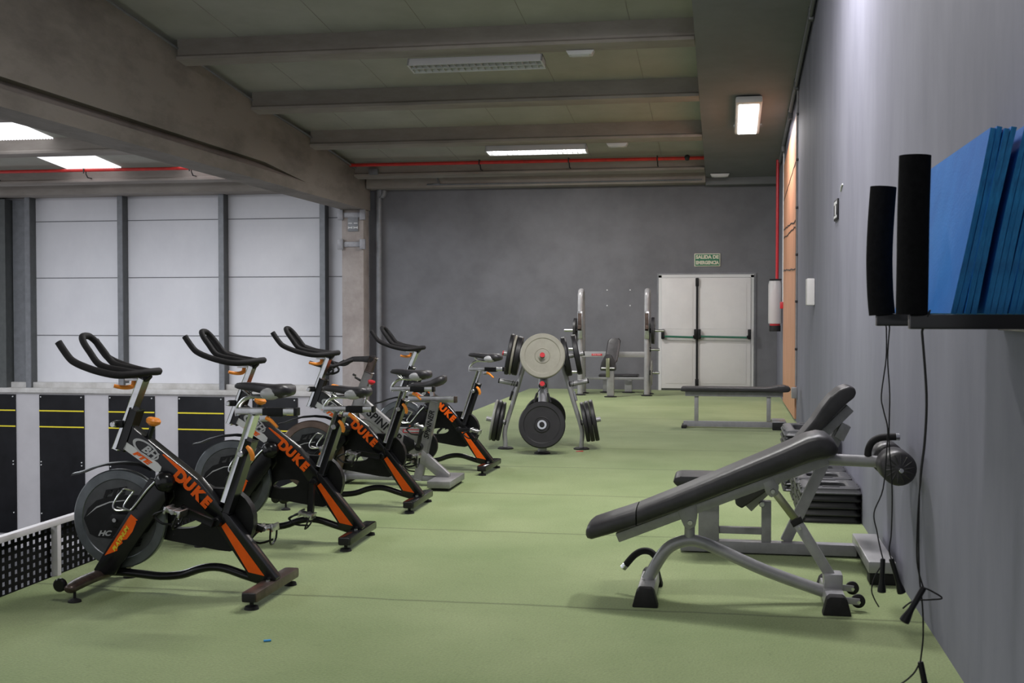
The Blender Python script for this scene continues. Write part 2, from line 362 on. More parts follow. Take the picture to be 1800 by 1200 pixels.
# column under the girder with steel collar and small notice
t = thing('concrete_column', 'pinkish concrete column under the end of the girder, with steel collar', 'column', (-6.53, 20.62, -3.2), world=True)
MB().bx(-6.73, -6.33, 20.45, 20.79, -3.2, 3.164, .012).build('shaft', M_col, t)
m = MB()
for z in (2.55, 3.07):
    m.bx(-6.76, -6.30, 20.42, 20.45, z - .045, z + .045, .004)
    for x in (-6.74, -6.33): m.bx(x - .05, x + .05, 20.38, 20.44, z - .09, z + .09, .006)
m.build('collar', M_grey2, t)
f = MB().bx(-6.61, -6.42, 20.425, 20.449, 2.78, 3.03, .003).build('plate', M_steel, t)
m = MB()
for x in (-6.565, -6.465):
    m.bx(x - .035, x + .035, 20.419, 20.426, 2.915, 2.93); m.prism([(x - .04, 2.82), (x - .04, 2.87), (x - .02, 2.855), (x + .02, 2.855), (x + .04, 2.87), (x + .04, 2.82), (x + .02, 2.835), (x - .02, 2.835)], 20.419, 20.426)
m.build('marks', M_white, f)
tag(MB().tube([(-6.03, 20.7, 3.53), (-6.03, 20.7, 3.46), (-6.09, 20.7, 3.38), (-6.12, 20.7, 3.28), (-6.12, 20.7, -3.1)], .052, 16, sub=3).build('drain_pipe', M_steel), 'grey drain pipe running down the back wall beside the concrete column', 'pipe')
tag(MB().cyl((-6.77, 20.6, 3.18), (-6.77, 20.6, 3.26), .045, 12, .01).build('loudspeaker', M_plastic), 'tiny black dome fixed under the girder left of the column', 'sensor')

# steel posts of the cladding wall: pale front flange, web coloured darker for its shaded side
posts = [(-13.13, 'at the left edge of the view'), (-11.22, 'first right of the dark corner column'), (-9.2, 'in the middle of the cladding wall'), (-7.24, 'nearest the concrete column')]
for x, w in posts:
    t = thing('steel_post', 'tall grey steel post on the white cladding wall, ' + w, 'post', (x, 20.98, -.1), world=True)
    MB().bx(x - .05, x + .05, 20.86, 20.885, -.1, 3.55).build('front_flange', M_steel, t)
    MB().bx(x - .0, x + .046, 20.885, 21.09, -.1, 3.55).build('web', M_steeld, t)
tag(MB().bx(-14.1, -13.55, 20.80, 21.08, -.1, 3.5).build('steel_column', M_steeld), 'broad dark steel column at the far left edge of the cladding wall', 'column')
tag(MB().bx(-13.53, -13.2, 21.02, 21.08, -.05, 3.5).build('shaded_panel', M_steel), 'narrow shaded panel beside the leftmost steel post, shade painted in grey', 'panel')  # wall panel in shade, the shade put into its grey colour

# black boards with yellow lines on the lower hall wall
bx_ = [(-14.4, -13.39, 'leftmost black board with two yellow lines, cut by the left edge'), (-12.89, -11.965, 'black board with yellow lines, second from the left'),
       (-11.46, -10.53, 'black board with yellow lines behind the handlebar post of the nearest bike'), (-10.06, -9.15, 'black board with yellow lines between the two nearest bikes'), (-8.59, -7.72, 'rightmost black board with yellow lines, behind the nearest saddle')]
for x0, x1, lab in bx_:
    t = thing('target_board', lab, 'board', ((x0 + x1) / 2, 20.84, -3.0), world=True)
    MB().bx(x0, x1, 20.83, 20.86, -2.9, -.23, .003).build('panel', M_panel, t)
    for z in (-.535, -.84): MB().bx(x0, x1, 20.822, 20.8305, z - .012, z + .012).build('yellow_line', M_yellow, t)
    m = MB()
    for x in (x0 + .035, x1 - .05):
        for z in (-.27, -1.51, -1.57, -2.5): m.cyl((x, 20.832, z), (x, 20.815, z), .012, 10)
    m.build('bolts', M_white, t)

# skylights in the hall roof
def skylight(x0, x1, y0, y1, lab):
    m = MB(); n = 40
    P = []
    for k in range(n + 1):
        x = lerp(x0, x1, k / n); P.append((x, (.008 if k % 2 else -.008)))
    def pt(x, dz, y): return (x, y, zc(y) + .215 + dz)
    loop0 = [pt(x, dz, y0) for x, dz in P] + [pt(x, .03, y0) for x in (x1, x0)]
    loop1 = [pt(x, dz, y1) for x, dz in P] + [pt(x, .03, y1) for x in (x1, x0)]
    m.loft([loop0, loop1])
    tag(m.build('skylight', M_sky), lab, 'skylight')
skylight(-11.62, -10.6, 15.75, 17.6, 'bright skylight sheet at the left edge of the view')
skylight(-11.62, -10.6, 17.9, 19.78, 'bright skylight sheet above the orange pipe, small parallelogram')
skylight(-9.42, -8.4, 17.9, 19.8, 'thin sliver of skylight next to the girder')

# sprinkler pipe with hangers
t = thing('sprinkler_pipe', 'long red sprinkler pipe crossing below the last purlin', 'pipe', (-6.6, 19.6, 3.84), world=True)
MB().tube([(-16, 19.6, 3.875), (-6.5, 19.6, 3.845), (-.35, 19.6, 3.835)], .028, 14).build('pipe', M_rpipe, t)
for x in (-13.0, -11.2, -9.2, -7.3, -4.05, -2.55, -1.1):
    MB().tube([(x, 19.56, 3.80), (x, 19.56, 3.88), (x, 19.64, 3.88), (x, 19.64, 3.80), (x, 19.7, 3.74), (x, 19.83, 3.74)], .011, 6).build('hanger', M_dark, t)
MB().ball((-.62, 19.6, 3.845), .05).build('valve', M_dark, t)
tag(MB().tube([(.80, 19.3, zc(19.3)), (.80, 19.3, 1.85)], .024, 12).build('riser_pipe', M_red), 'thin vertical red pipe in the right corner above the extinguisher', 'pipe')

# ------------------------------------------------------------------ lamps
def strip_lamp(x0, x1, y, lit, lab, group=None):
    z = zc(y) - .10; cx = (x0 + x1) / 2; L = x1 - x0
    t = thing('strip_lamp', lab, 'lamp', (cx, y, z), group=group, world=True)
    w = .16
    sh = lambda d: z - .0953 * d
    m = MB()
    # hollow tray with sloping flanks
    def lp(x, dx): return [(x, y - w - .0, sh(-w)), (x, y - w + .05, sh(-w) + .09), (x, y + w - .05, sh(w) + .09), (x, y + w, sh(w))]
    m.prism([(y - w, sh(-w)), (y - w + .045, sh(-w) + .09), (y + w - .045, sh(w) + .09), (y + w, sh(w)), (y + w - .02, sh(w)), (y + w - .06, sh(w) + .075), (y - w + .06, sh(-w) + .075), (y - w + .02, sh(-w))], x0, x1, axis='x')
    for x in (x0, x1 - .02): m.prism([(y - w, sh(-w)), (y - w + .045, sh(-w) + .09), (y + w - .045, sh(w) + .09), (y + w, sh(w))], x, x + .02, axis='x')
    m.bx(x0 + .02, x1 - .02, y - .012, y + .012, z + .004, z + .08)
    m.build('housing', M_lampw, t)
    m = MB(); n = 20
    for k in range(1, n):
        x = lerp(x0, x1, k / n)
        for yy in (-.082, .082): m.box((x, y + yy, sh(yy) + .014), (.006, .13, .03))
    m.build('louvre', M_louv, t, kind=None)
    m = MB()
    for yy in (-.08, .08): m.cyl((x0 + .04, y + yy, sh(yy) + .05), (x1 - .04, y + yy, sh(yy) + .05), .014, 12)
    m.build('tubes', M_tube if lit else M_reflect, t)
    return t
strip_lamp(-3.64, -2.06, 13.62, False, 'unlit strip lamp with louvre grid hanging under the nearer purlin')
strip_lamp(-3.60, -2.06, 17.98, True, 'lit white strip lamp with louvre under the farther purlin')
strip_lamp(-2.0, -.42, 8.6, True, 'lit strip lamp overhead nearer the camera', 'strip lamps overhead')
strip_lamp(-2.0, -.42, 3.6, True, 'lit strip lamp overhead nearer the camera', 'strip lamps overhead')
def soffit_lamp(y0, y1, lab):
    x0, x1 = .115, .455; yc = (y0 + y1) / 2
    t = thing('soffit_lamp', lab, 'lamp', ((x0 + x1) / 2, yc, zc(yc) - .1), world=True)
    def slab(a, b, c, d, z0, z1, bev=0):
        q = (c + d) / 2
        return MB().box(((a + b) / 2, q, zc(q) + (z0 + z1) / 2), (b - a, d - c, z1 - z0), Matrix.Rotation(-RS, 3, 'X'), bev)
    slab(x0, x1, y0, y1, -.10, -.012, .03).build('housing', M_lampw, t)
    slab(x0 + .045, x1 - .045, y0 + .09, y1 - .09, -.112, -.098, .006).build('diffuser', M_glow, t)
    slab(x0 + .05, x1 - .05, y0 + .3, y1 - .3, -.02, .0).build('mounting', M_steel, t)
soffit_lamp(15.5, 17.2, 'bright bulkhead lamp on the grey soffit by the right wall')
soffit_lamp(7.45, 9.15, 'bulkhead lamp on the soffit close to the camera')
def em_lamp(c, lab):
    t = thing('emergency_light', lab, 'lamp', c, world=True); x, y, z = c
    MB().prism([(x - .16, z + .03), (x + .16, z + .03), (x + .13, z - .02), (x - .13, z - .02)], y - .07, y + .07, .006).build('body', M_lampw, t)
    MB().bx(x - .1, x + .1, y - .05, y + .05, z - .027, z - .02, .003).build('lens', M_white, t)
em_lamp((-1.62, 13.46, zc(13.46) - .04), 'small white emergency light right of the unlit strip lamp')
em_lamp((-1.60, 17.9, zc(17.9) - .04), 'small white emergency light right of the lit strip lamp')
em_lamp((-.10, 20.25, zc(20.25) - .035), 'small white emergency light at the end of the grey soffit')
em_lamp((-4.98, 20.38, 3.72), 'small white emergency light on the edge beam above the back wall')
tag(MB().tube([(-4.98, 20.43, 3.69), (-4.93, 20.43, 3.60), (-4.8, 20.43, 3.575), (-.4, 20.43, 3.575)], .012, 8, sub=3).build('conduit', M_steel), 'thin grey conduit along the edge beam to the emergency light', 'conduit')
tag(MB().bx(-6.02, -5.86, 19.74, 19.84, 3.70, 3.80, .01).build('junction_box', M_steel), 'small grey junction box at the girder end of the red pipe', 'box')

# ------------------------------------------------------------------ right wall fittings
t = thing('wall_conduit', 'bundle of grey conduits along the joint of soffit and right wall', 'conduit', (.82, 10, zc(10) - .05), world=True)
m = MB(); m.tube([(.835, YB, zc(YB) - .03), (.835, 19.5, zc(19.5) - .03)], .026, 12); m.build('pipe', M_steel, t)
m = MB(); m.tube([(.83, YB, zc(YB) - .09), (.83, 16.0, zc(16.0) - .09)], .018, 10); m.build('pipe', M_steeld, t)
for y in (10.2, 12.4, 14.9, 16.3, 18.2): MB().box((.83, y, zc(y) - .06), (.05, .09, .13), None, .006).build('clamp', M_steeld, t)
t = thing('vertical_conduit', 'slim vertical conduit down the right wall beside the plywood', 'conduit', (.85, 14.95, .4), world=True)
MB().tube([(.852, 14.95, zc(14.95) - .1), (.852, 14.95, .45)], .011, 10).build('pipe', M_grey, t)
for z in (3.75, 3.2, 2.62, 2.05, 1.48, .9): MB().box((.85, 14.95, z), (.03, .05, .03), None, .004).build('clamp', M_dark, t)
MB().bx(.80, .866, 14.9, 15.06, .30, .43, .006).build('socket_box', M_grey, t)
tag(MB().tube([(.85, 18.35, zc(18.35) - .1), (.85, 18.35, 1.4)], .012, 8).build('thin_conduit', M_white), 'white conduit on the right wall between plywood and extinguisher', 'conduit')
tag(MB().box((.835, 18.35, 1.45), (.06, .12, .10), None, .008).build('alarm_button', M_red), 'small red alarm button beside the extinguisher', 'button')
t = thing('plywood_panel', 'tall orange-brown plywood panel fixed to the right wall', 'panel', (.86, 16.6, .02), world=True)
MB().prism([(15.12, .03), (18.2, .03), (18.2, 3.52), (15.12, 3.78)], .845, .866, axis='x').build('board', M_wood, t)
m = MB()
for z, dz in ((3.2, -.1), (2.47, .05), (2.40, .02), (1.88, .04)):
    pts = [(.843, 15.13 + k * .25, z + dz * k / 6 + random.uniform(-.015, .015)) for k in range(13)]
    for a, b in zip(pts, pts[1:]): m.beam(a, b, .006, .014, (1, 0, 0))
m.build('joint', M_dark, t)
t = thing('fire_extinguisher', 'fire extinguisher under a clear cover hanging in the right corner', 'extinguisher', (.76, 18.9, 1.05), world=True)
MB().lathe([(0, 0), (.075, 0), (.08, .02), (.08, .5), (.05, .58), (.02, .62), (.02, .66), (0, .66)], (.755, 18.9, 1.10), (0, 0, 1)).build('bottle', M_red, t)
MB().lathe([(.0, 0), (.086, 0), (.086, .09), (.0, .09)], (.755, 18.9, 1.05), (0, 0, 1)).build('base_ring', M_rubber, t)
MB().lathe([(.10, 0), (.105, .02), (.105, .6), (.09, .66), (0, .68), (0, .67), (.085, .65), (.1, .6), (.1, 0)], (.755, 18.9, 1.17), (0, 0, 1)).build('cover', M_clear, t)
MB().bx(.67, .85, 18.82, 18.98, 1.84, 1.86, .005).build('cover_lid', M_rubber, t)
tag(MB().bx(.788, .866, 12.1, 12.28, 1.42, 1.685, .012).build('wall_box', M_door), 'plain white rectangular box on the right wall', 'box')
t = thing('wall_sign', 'small dark notice seen edge-on, high on the right wall', 'sign', (.86, 9.75, 2.07), world=True)
MB().bx(.853, .866, 9.62, 9.92, 2.08, 2.24, .002).build('plate', M_plastic, t)
m = MB(); m.bx(.850, .8535, 9.66, 9.88, 2.20, 2.225); m.bx(.850, .8535, 9.74, 9.80, 2.12, 2.2); m.bx(.850, .8535, 9.66, 9.88, 2.095, 2.115); m.build('lettering', M_white, t)
tag(MB().tube([(.864, 9.45, 2.28), (.864, 9.38, 2.31), (.864, 9.3, 2.315)], .008, 6).build('paint_chip', M_white), 'tiny white scuff above the notice on the right wall', 'mark')

# ------------------------------------------------------------------ back wall: double door and sign
t = thing('door_1', 'white double emergency door with green push bars in the back wall', 'door', (-.33, 20.78, 0), world=True)
t['kind'] = 'structure'
x0, x1, xm, zt = -1.135, .475, -.475, 1.98
m = MB(); m.bx(x0, x0 + .05, 20.75, 20.83, .0, zt); m.bx(x1 - .05, x1, 20.75, 20.83, .0, zt); m.bx(x0, x1, 20.75, 20.83, zt - .04, zt + .01); m.build('door_frame', M_lampw, t)
MB().bx(x0 - .03, x1 + .03, 20.77, 20.79, -.0, zt + .04).build('shadow_gap', M_steel, t)
for a, b in ((x0 + .052, xm - .004), (xm + .008, x1 - .052)):
    l = MB().bx(a, b, 20.725, 20.765, .035, zt - .045, .004).build('door_leaf', M_door, t)
    m = MB(); m.bx(a + .07, b - .07, 20.719, 20.7255, .12, zt - .13, .002); m.build('leaf_panel', M_door, l)
    MB().bx(a + .05, b - .05, 20.7155, 20.7195, 1.06, 1.066).build('leaf_seam', M_lampw, l)
    p = MB().tube([(a + .05, 20.64, .93), (b - .05, 20.64, .915)], .018, 12).build('push_bar', M_ggreen, t)
    for x in (a + .025, b - .02): MB().box((x, 20.68, .97), (.055, .09, .17), None, .012).build('bar_arm', M_plastic, p)
    for x in (a + .045, b - .05): MB().box((x, 20.645, .925), (.03, .05, .05), None, .008).build('bar_clamp', M_plastic, p)
MB().bx(xm - .02, xm + .016, 20.69, 20.72, .08, 1.9).build('lock_rod', M_plastic, t)
for z in (.13, 1.86): MB().bx(xm - .03, xm + .026, 20.675, 20.72, z - .07, z + .07, .008).build('rod_cap', M_plastic, t)
MB().bx(xm, x1 - .2, 20.70, 20.75, .0, .03).build('threshold', M_alu, t)
t = thing('exit_sign', 'green emergency exit sign with cream lettering above the double door', 'sign', (-.31, 20.78, 2.13), world=True)
MB().bx(-.53, -.09, 20.78, 20.80, 2.13, 2.35, .002).build('border', M_cream, t)
MB().bx(-.515, -.105, 20.772, 20.7805, 2.145, 2.335).build('sign_face', M_green, t)
text('SALIDA DE', .080, (-.31, 20.770, 2.288), (1, 0, 0), (0, 0, 1), 'lettering', M_cream, t, off=.0045)
text('EMERGENCIA', .080, (-.31, 20.770, 2.192), (1, 0, 0), (0, 0, 1), 'lettering', M_cream, t, off=.0045, sx=.80)
for i, (x, z) in enumerate([(-2.03, 1.73), (-1.63, 1.73), (-2.03, 1.46), (-1.63, 1.46)]):
    tag(MB().cyl((x, 20.8, z), (x, 20.79, z), .012, 8).build('wall_plug', M_white), 'tiny white wall plug above the rack bench, ' + ['upper left', 'upper right', 'lower left', 'lower right'][i], 'plug')

# ------------------------------------------------------------------ railing and mesh at the platform edge
t = thing('edge_railing', 'low white railing along the open left edge of the green floor', 'railing', (XL, 5, 0), world=True)
MB().bx(XL - .02, XL + .02, YB, 8.0, .262, .292, .004).build('top_rail', M_rail, t)
for y in (2.3, 5.62, 7.98): MB().bx(XL - .018, XL + .018, y - .018, y + .018, -.05, .27, .003).build('post', M_rail, t)
m = MB()
for k in range(int((8.0 - 1.0) / .052)):
    y = 1.0 + k * .052; m.bx(XL - .027, XL - .022, y, y + .026, -.02, .25)
for k in range(7):
    z = -.02 + k * .039; m.bx(XL - .0275, XL - .0215, 1.0, 8.0, z, z + .017)
tag(m.build('safety_net', M_net), 'black mesh with square holes hung behind the low white railing', 'net')
# ------------------------------------------------------------------ spin bikes (front towards -x, local origin on the floor)
def shade_letters(name, s, size, p, right, up, m, parent, **k): return text(s, size, p, right, up, name, m, parent, **k)
def hull_ray(cx, cz, poly, a):
    best = None; dx, dz = math.cos(a), math.sin(a); n = len(poly)
    for i in range(n):
        (x1, z1), (x2, z2) = poly[i], poly[(i + 1) % n]
        den = dx * (z2 - z1) - dz * (x2 - x1)
        if abs(den) < 1e-9: continue
        t = ((x1 - cx) * (z2 - z1) - (z1 - cz) * (x2 - x1)) / den
        u = ((x1 - cx) * dz - (z1 - cz) * dx) / den
        if t > 0 and -1e-6 <= u <= 1 + 1e-6 and (best is None or t > best): best = t
    return (cx + dx * best, cz + dz * best)
def pedal(parent, p, side, ang=0.0, hang=True):
    x, y, z = p; yo = y + side * .055
    q = MB()
    q.box((x, yo, z), (.085, .06, .02), Matrix.Rotation(ang, 3, 'Y'), .004)
    for d in (-.036, .036): q.box((x + d * math.cos(ang), yo, z - d * math.sin(ang)), (.012, .09, .034), Matrix.Rotation(ang, 3, 'Y'), .003)
    q.cyl((x, y - side * .004, z), (x, yo + side * .04, z), .011, 10)
    o = q.build('pedal', M_alu, parent)
    q = MB()    # toe cage
    R = Matrix.Rotation(ang, 3, 'Y')
    def L(u, v, w): return V((x, yo + v, z)) + R @ Vector((u, 0, w))
    s = -1 if hang else 1
    q.tube([L(-.035, -.04, 0), L(-.08, -.035, s * .03), L(-.10, 0, s * .055), L(-.08, .035, s * .03), L(-.035, .04, 0)], .006, 6, sub=3)
    q.tube([L(-.10, 0, s * .055), L(-.05, 0, s * .075), L(.02, 0, s * .06)], .006, 6, sub=3)
    q.tube([L(.03, -.04, 0), L(.02, -.04, s * .06), L(.01, 0, s * .085), L(.02, .04, s * .06), L(.03, .04, 0)], .005, 6, sub=3)
    q.build('toe_cage', M_plastic, o)
def saddle(parent, x0, z0, tilt=0.0, m=None):
    """nose at x0 (pointing to -x), top about z0"""
    secs = []
    prof = [(-.005, .006, -.006, -.016), (.01, .016, .006, -.022), (.05, .022, .010, -.030), (.10, .028, .008, -.036), (.14, .038, .004, -.044), (.18, .060, .002, -.060), (.215, .080, .004, -.066), (.25, .086, .004, -.060), (.275, .072, -.004, -.052), (.288, .035, -.018, -.044)]
    for dx, w, zt, zb in prof:
        lp = []
        for k in range(16):
            a = 2 * PI * k / 16; c, s = math.cos(a), math.sin(a)
            yy = w * math.copysign(abs(c) ** .7, c); mid = (zt + zb) / 2; h = (zt - zb) / 2
            lp.append((x0 + dx, yy, z0 + mid + h * math.copysign(abs(s) ** .7, s) + (.004 if s > 0 and abs(c) > .5 else 0)))
        secs.append(lp)
    o = MB().loft(secs).build('saddle', m or M_pad, parent, 60)
    for s in (-1, 1):
        MB().ball((x0 + .195, s * .058, z0 - .040), .052, (1.0, .48, .56), 16).build('side_panel', M_silver, o, 60)
    q = MB()
    for s in (-.022, .022): q.tube([(x0 + .05, s, z0 - .03), (x0 + .09, s, z0 - .058), (x0 + .18, s, z0 - .062), (x0 + .24, s, z0 - .05)], .0045, 6, sub=3)
    q.build('rails', M_chrome, o)
    return o

def duke_bike(loc, rz, label, saddle_z, crank_a, fly=None, hb_dz=0.0, seat_shift=0.0):
    t = thing('spin_bike', label, 'exercise bike', loc, rz, 'black and orange spin bikes')
    # handlebar, in black foam
    dz = hb_dz
    def sh(pts): return [(x, y, z + dz) for x, y, z in pts]
    near = [(-.521, -.17, 1.214), (-.49, -.17, 1.170), (-.462, -.17, 1.136), (-.44, -.17, 1.120), (-.40, -.17, 1.102), (-.325, -.17, 1.078), (-.235, -.165, 1.060), (-.175, -.13, 1.060), (-.125, -.06, 1.068)]
    far = [(x, -y, z) for x, y, z in near][::-1]
    m = MB(); m.tube(sh(near + [(-.112, 0, 1.070)] + far), .0175, 14, sub=4)
    hb = m.build('handlebar', M_foam, t, 50)
    inn = [(-.165, -.066, 1.064), (-.25, -.068, 1.076), (-.33, -.068, 1.090), (-.378, -.067, 1.112), (-.42, -.065, 1.165), (-.452, -.060, 1.206), (-.474, -.038, 1.234), (-.478, -.010, 1.240)]
    m = MB(); m.tube(sh([(-.12, -.06, 1.066)] + inn + [(x, -y, z) for x, y, z in inn][::-1] + [(-.12, .06, 1.066)]), .0165, 14, sub=4)
    m.build('aero_bar', M_foam, hb, 50)
    m = MB(); m.tube(sh([(-.20, 0, 1.052), (-.165, 0, 1.046), (-.15, 0, 1.03)]), .026, 12); m.build('stem_cap', M_plastic, t)
    # posts
    c0, c1 = V((-.172, 0, 1.035 + dz)), V((-.312, 0, .69)); d = (c1 - c0).normalized()
    MB().beam(c0, c1, .066, .030, (0, 1, 0), .003).build('handlebar_post', M_chrome, t)
    MB().bx(-.26, -.165, -.026, .026, 1.024 + dz, 1.040 + dz, .004).build('post_bracket', M_alu, t)
    MB().beam((-.210, 0, .885), (-.281, 0, .69), .074, .040, (0, 1, 0), .005).build('post_sleeve', M_black, t)
    m = MB(); m.box((-.286, -.03, .815), (.05, .035, .035), None, .006); m.build('clamp_block', M_plastic, t)
    MB().cyl((-.300, -.075, .815), (-.300, -.03, .815), .014, 12, .003).build('clamp_bolt', M_alu, t)
    m = MB(); m.tube([(-.225, 0, 1.028 + dz), (-.228, -.005, 1.0 + dz), (-.25, -.02, .992 + dz), (-.275, -.045, .995 + dz), (-.298, -.06, 1.002 + dz)], [.011, .013, .011, .010, .009], 10, sub=3); m.build('height_lever', M_oplast, t)
    # brake knob
    MB().cyl((-.150, 0, .745), (-.125, 0, .82), .013, 12).build('brake_stem', M_black, t)
    MB().lathe([(0, 0), (.018, .0), (.034, .012), (.036, .026), (.028, .036), (.0, .040)], (-.130, 0, .808), (.25, 0, 1)).build('brake_knob', M_oplast, t)
    # frame: main beam and rear leg
    beam = [(-.268, .700), (-.240, .812), (-.215, .800), (.118, .556), (.235, .425), (.25, .36), (.195, .34), (.075, .505), (-.077, .580), (-.17, .635)]
    fr = MB().prism(beam, -.036, .036, .008).build('main_beam', M_black, t)
    rl = MB().prism([(.215, .442), (.252, .412), (.512, .095), (.50, .075), (.375, .075), (.352, .13), (.20, .345)], -.034, .034, .007).build('rear_leg', M_black, t)
    for s in (-1, 1):
        y = s * .0355
        MB().prism([(.236, .335), (.258, .352), (.452, .105), (.372, .120)], min(y, y - s * .002), max(y, y - s * .002)).build('orange_flash', M_orange, rl)
    a, b = V((-.262, 0, .690)), V((-.079, 0, .578))
    for s in (-1, 1):
        y0 = s * .0375
        MB().prism([(-.246, .728), (-.262, .695), (-.09, .584), (-.072, .592), (-.066, .612), (-.085, .632)], y0 - .001, y0 + .001).build('white_stripe', M_white, fr)
        MB().prism([(-.062, .672), (-.055, .674), (.040, .607), (.030, .590)], y0 - .001, y0 + .001).build('orange_dash', M_orange, fr)
    R1 = (.83, 0, -.56); U1 = (.56, 0, .83)
    nm = -.0388
    # ellipse of the maker's mark
    m = MB(); n = 28; ux, uz = .832, -.555
    def el(ra, rb, cx, cz): return [(cx + ra * math.cos(2 * PI * k / n) * ux - rb * math.sin(2 * PI * k / n) * uz * 1, cz + ra * math.cos(2 * PI * k / n) * uz + rb * math.sin(2 * PI * k / n) * ux) for k in range(n)]
    m.ring(el(.078, .034, -.146, .696), el(.066, .026, -.143, .694), nm, nm + .0015); m.build('logo_ring', M_silver, fr)
    text('BH', .052, (-.128, nm - .0006, .684), R1, U1, 'logo', M_silver, fr, shear=.35, off=.0022, sx=1.15)
    text('PTE', .030, (-.170, nm - .0006, .656), (.84, 0, -.545), (.545, 0, .84), 'lettering', M_orange, fr, shear=.35, off=.0018, sx=1.9)
    # big falling letters along the beam
    for ch, (x, z), sz in (('D', (.030, .566), .082), ('U', (.074, .530), .074), ('K', (.118, .489), .074), ('E', (.160, .448), .070)):
        text(ch, sz, (x, nm - .0006, z), (.72, 0, -.69), (.30, 0, .95), 'lettering', M_orange, fr, off=.005)
    # fork around the flywheel, with orange flash
    for s in (-1, 1):
        y0, y1 = (-.062, -.036) if s < 0 else (.036, .062)
        f = MB().prism([(-.120, .560), (-.412, .108), (-.392, .085), (-.305, .085), (-.035, .455), (-.045, .54)], y0, y1, .006).build('fork_leg', M_black, t)
        y = y0 - .0012 if s < 0 else y1 + .0002
        MB().prism([(-.222, .372), (-.213, .384), (-.178, .356), (-.190, .352), (-.186, .346), (-.206, .300), (-.236, .262), (-.262, .256), (-.258, .243), (-.282, .225), (-.286, .205), (-.352, .180)], y, y + .001).build('orange_flash', M_orange, f)
        if s < 0: text('PLATINUM', .026, (-.268, y - .0008, .262), (.55, 0, .83), (-.83, 0, .55), 'lettering', M_yellow, f, shear=.3, off=.001, sx=1.1)
    MB().ball((-.048, -.03, .540), .054, (1.05, 1.0, 1.0)).build('fork_crown', M_black, t, 60)
    # flywheel
    r = .241; c = (-.300, 0, .352)
    w = MB(); w.lathe([(0, -.012), (.19, -.012), (.195, -.017), (r - .006, -.017), (r, -.012), (r, .012), (r - .006, .017), (.195, .017), (.19, .012), (0, .012)], c, (0, 1, 0), 64)
    fw = w.build('flywheel', fly or M_fly, t)
    for s in (-1, 1):
        y = s * .0135
        MB().lathe([(0, y), (.192, y), (.192, y - s * .004), (0, y - s * .004)], c, (0, 1, 0), 56).build('flywheel_cover', M_flyc, fw)
        y = s * .0150
        ys = (y - .0006, y + .0006)
        m = MB()      # black swoosh across the middle
        top = [(c[0] + .187 * math.cos(a), c[2] + .187 * math.sin(a)) for a in (PI - .02, PI - .25)] ; 
        pts = [(-.187, -.005), (-.165, .045), (-.12, .085), (-.06, .105), (.02, .115), (.12, .118), (.148, .118), (.18, .04), (.186, -.01), (.15, -.06), (.06, -.095), (-.05, -.10), (-.12, -.095), (-.155, -.08)]
        m.prism([(c[0] + u, c[2] + v) for u, v in pts], *ys); m.build('black_swoosh', M_plastic, fw)
        m = MB(); arc = [(-.175, .005), (-.12, .055), (-.05, .082), (.03, .092), (.03, .088), (-.05, .076), (-.12, .047)]
        m.prism([(c[0] + u, c[2] + v) for u, v in arc], y - .0012, y + .0012)
        m.prism([(c[0] - u, c[2] - v + .0) for u, v in arc], y - .0012, y + .0012); m.build('silver_arc', M_silver, fw)
    text('PTE', .045, (c[0] - .03, -.0165, c[2] + .125), (.97, 0, .17), (-.17, 0, .97), 'lettering', M_plastic, fw, shear=.4, off=.003, sx=1.5)
    text('PTE', .045, (c[0] + .05, -.0165, c[2] - .125), (.97, 0, .17), (-.17, 0, .97), 'lettering', M_plastic, fw, shear=.4, off=.003, sx=1.5)
    text('HC', .034, (c[0] - .08, -.0165, c[2] - .075), (1, 0, 0.03), (0, 0, 1), 'lettering', M_silver, fw, shear=.4, off=.0015, sx=1.3)
    m = MB(); m.lathe([(0, 0), (.028, 0), (.034, .006), (.034, .03), (.0, .036)], (c[0], -.016, c[2]), (0, -1, 0), 24); m.box((c[0] + .03, -.038, c[2] - .005), (.10, .034, .07), None, .012); m.build('hub', M_plastic, t)
    MB().cyl((c[0], -.066, c[2]), (c[0], .07, c[2]), .010, 12).build('axle', M_alu, t)
    # fender
    fp = [(-.545, .562), (-.50, .572), (-.44, .596), (-.36, .616), (-.27, .624), (-.19, .618), (-.125, .596)]
    m = MB(); m.loft([[(x, -.034, z - .006), (x, -.026, z + .002), (x, 0, z + .008), (x, .026, z + .002), (x, .034, z - .006), (x, .024, z - .004), (x, 0, z + .001), (x, -.024, z - .004)] for x, z in fp]); m.build('fender', M_plastic, t, 50)
    # bottle cage
    m = MB()
    m.tube([(-.085, -.07, .545), (-.13, -.07, .50), (-.20, -.07, .415), (-.225, -.072, .405), (-.275, -.085, .42)], .0045, 6, sub=3)
    m.tube([(-.245, -.085, .50), (-.265, -.10, .47), (-.28, -.11, .43), (-.262, -.11, .408), (-.215, -.085, .41)], .0045, 6, sub=3)
    m.tube([(-.185, -.085, .50), (-.215, -.10, .455), (-.225, -.11, .425), (-.205, -.10, .41)], .0045, 6, sub=3)
    m.tube([(-.245, -.085, .50), (-.215, -.12, .515), (-.185, -.085, .50)], .0045, 6, sub=3)
    m.build('bottle_cage', M_alu, t)
    # chain guard on the far side with an oval opening
    C = (.215, .350)
    ov = [(C[0] + .155 * math.cos(a), C[1] + .155 * math.sin(a)) for a in [(-1.45 + k * (3.35 / 16)) for k in range(17)]]
    ov += [(.10, .53), (-.08, .53), (-.27, .43), (-.335, .37), (-.34, .32), (-.28, .275)]
    hc = (.02, .330); n = 48
    outer = [hull_ray(hc[0], hc[1], ov, 2 * PI * k / n) for k in range(n)]
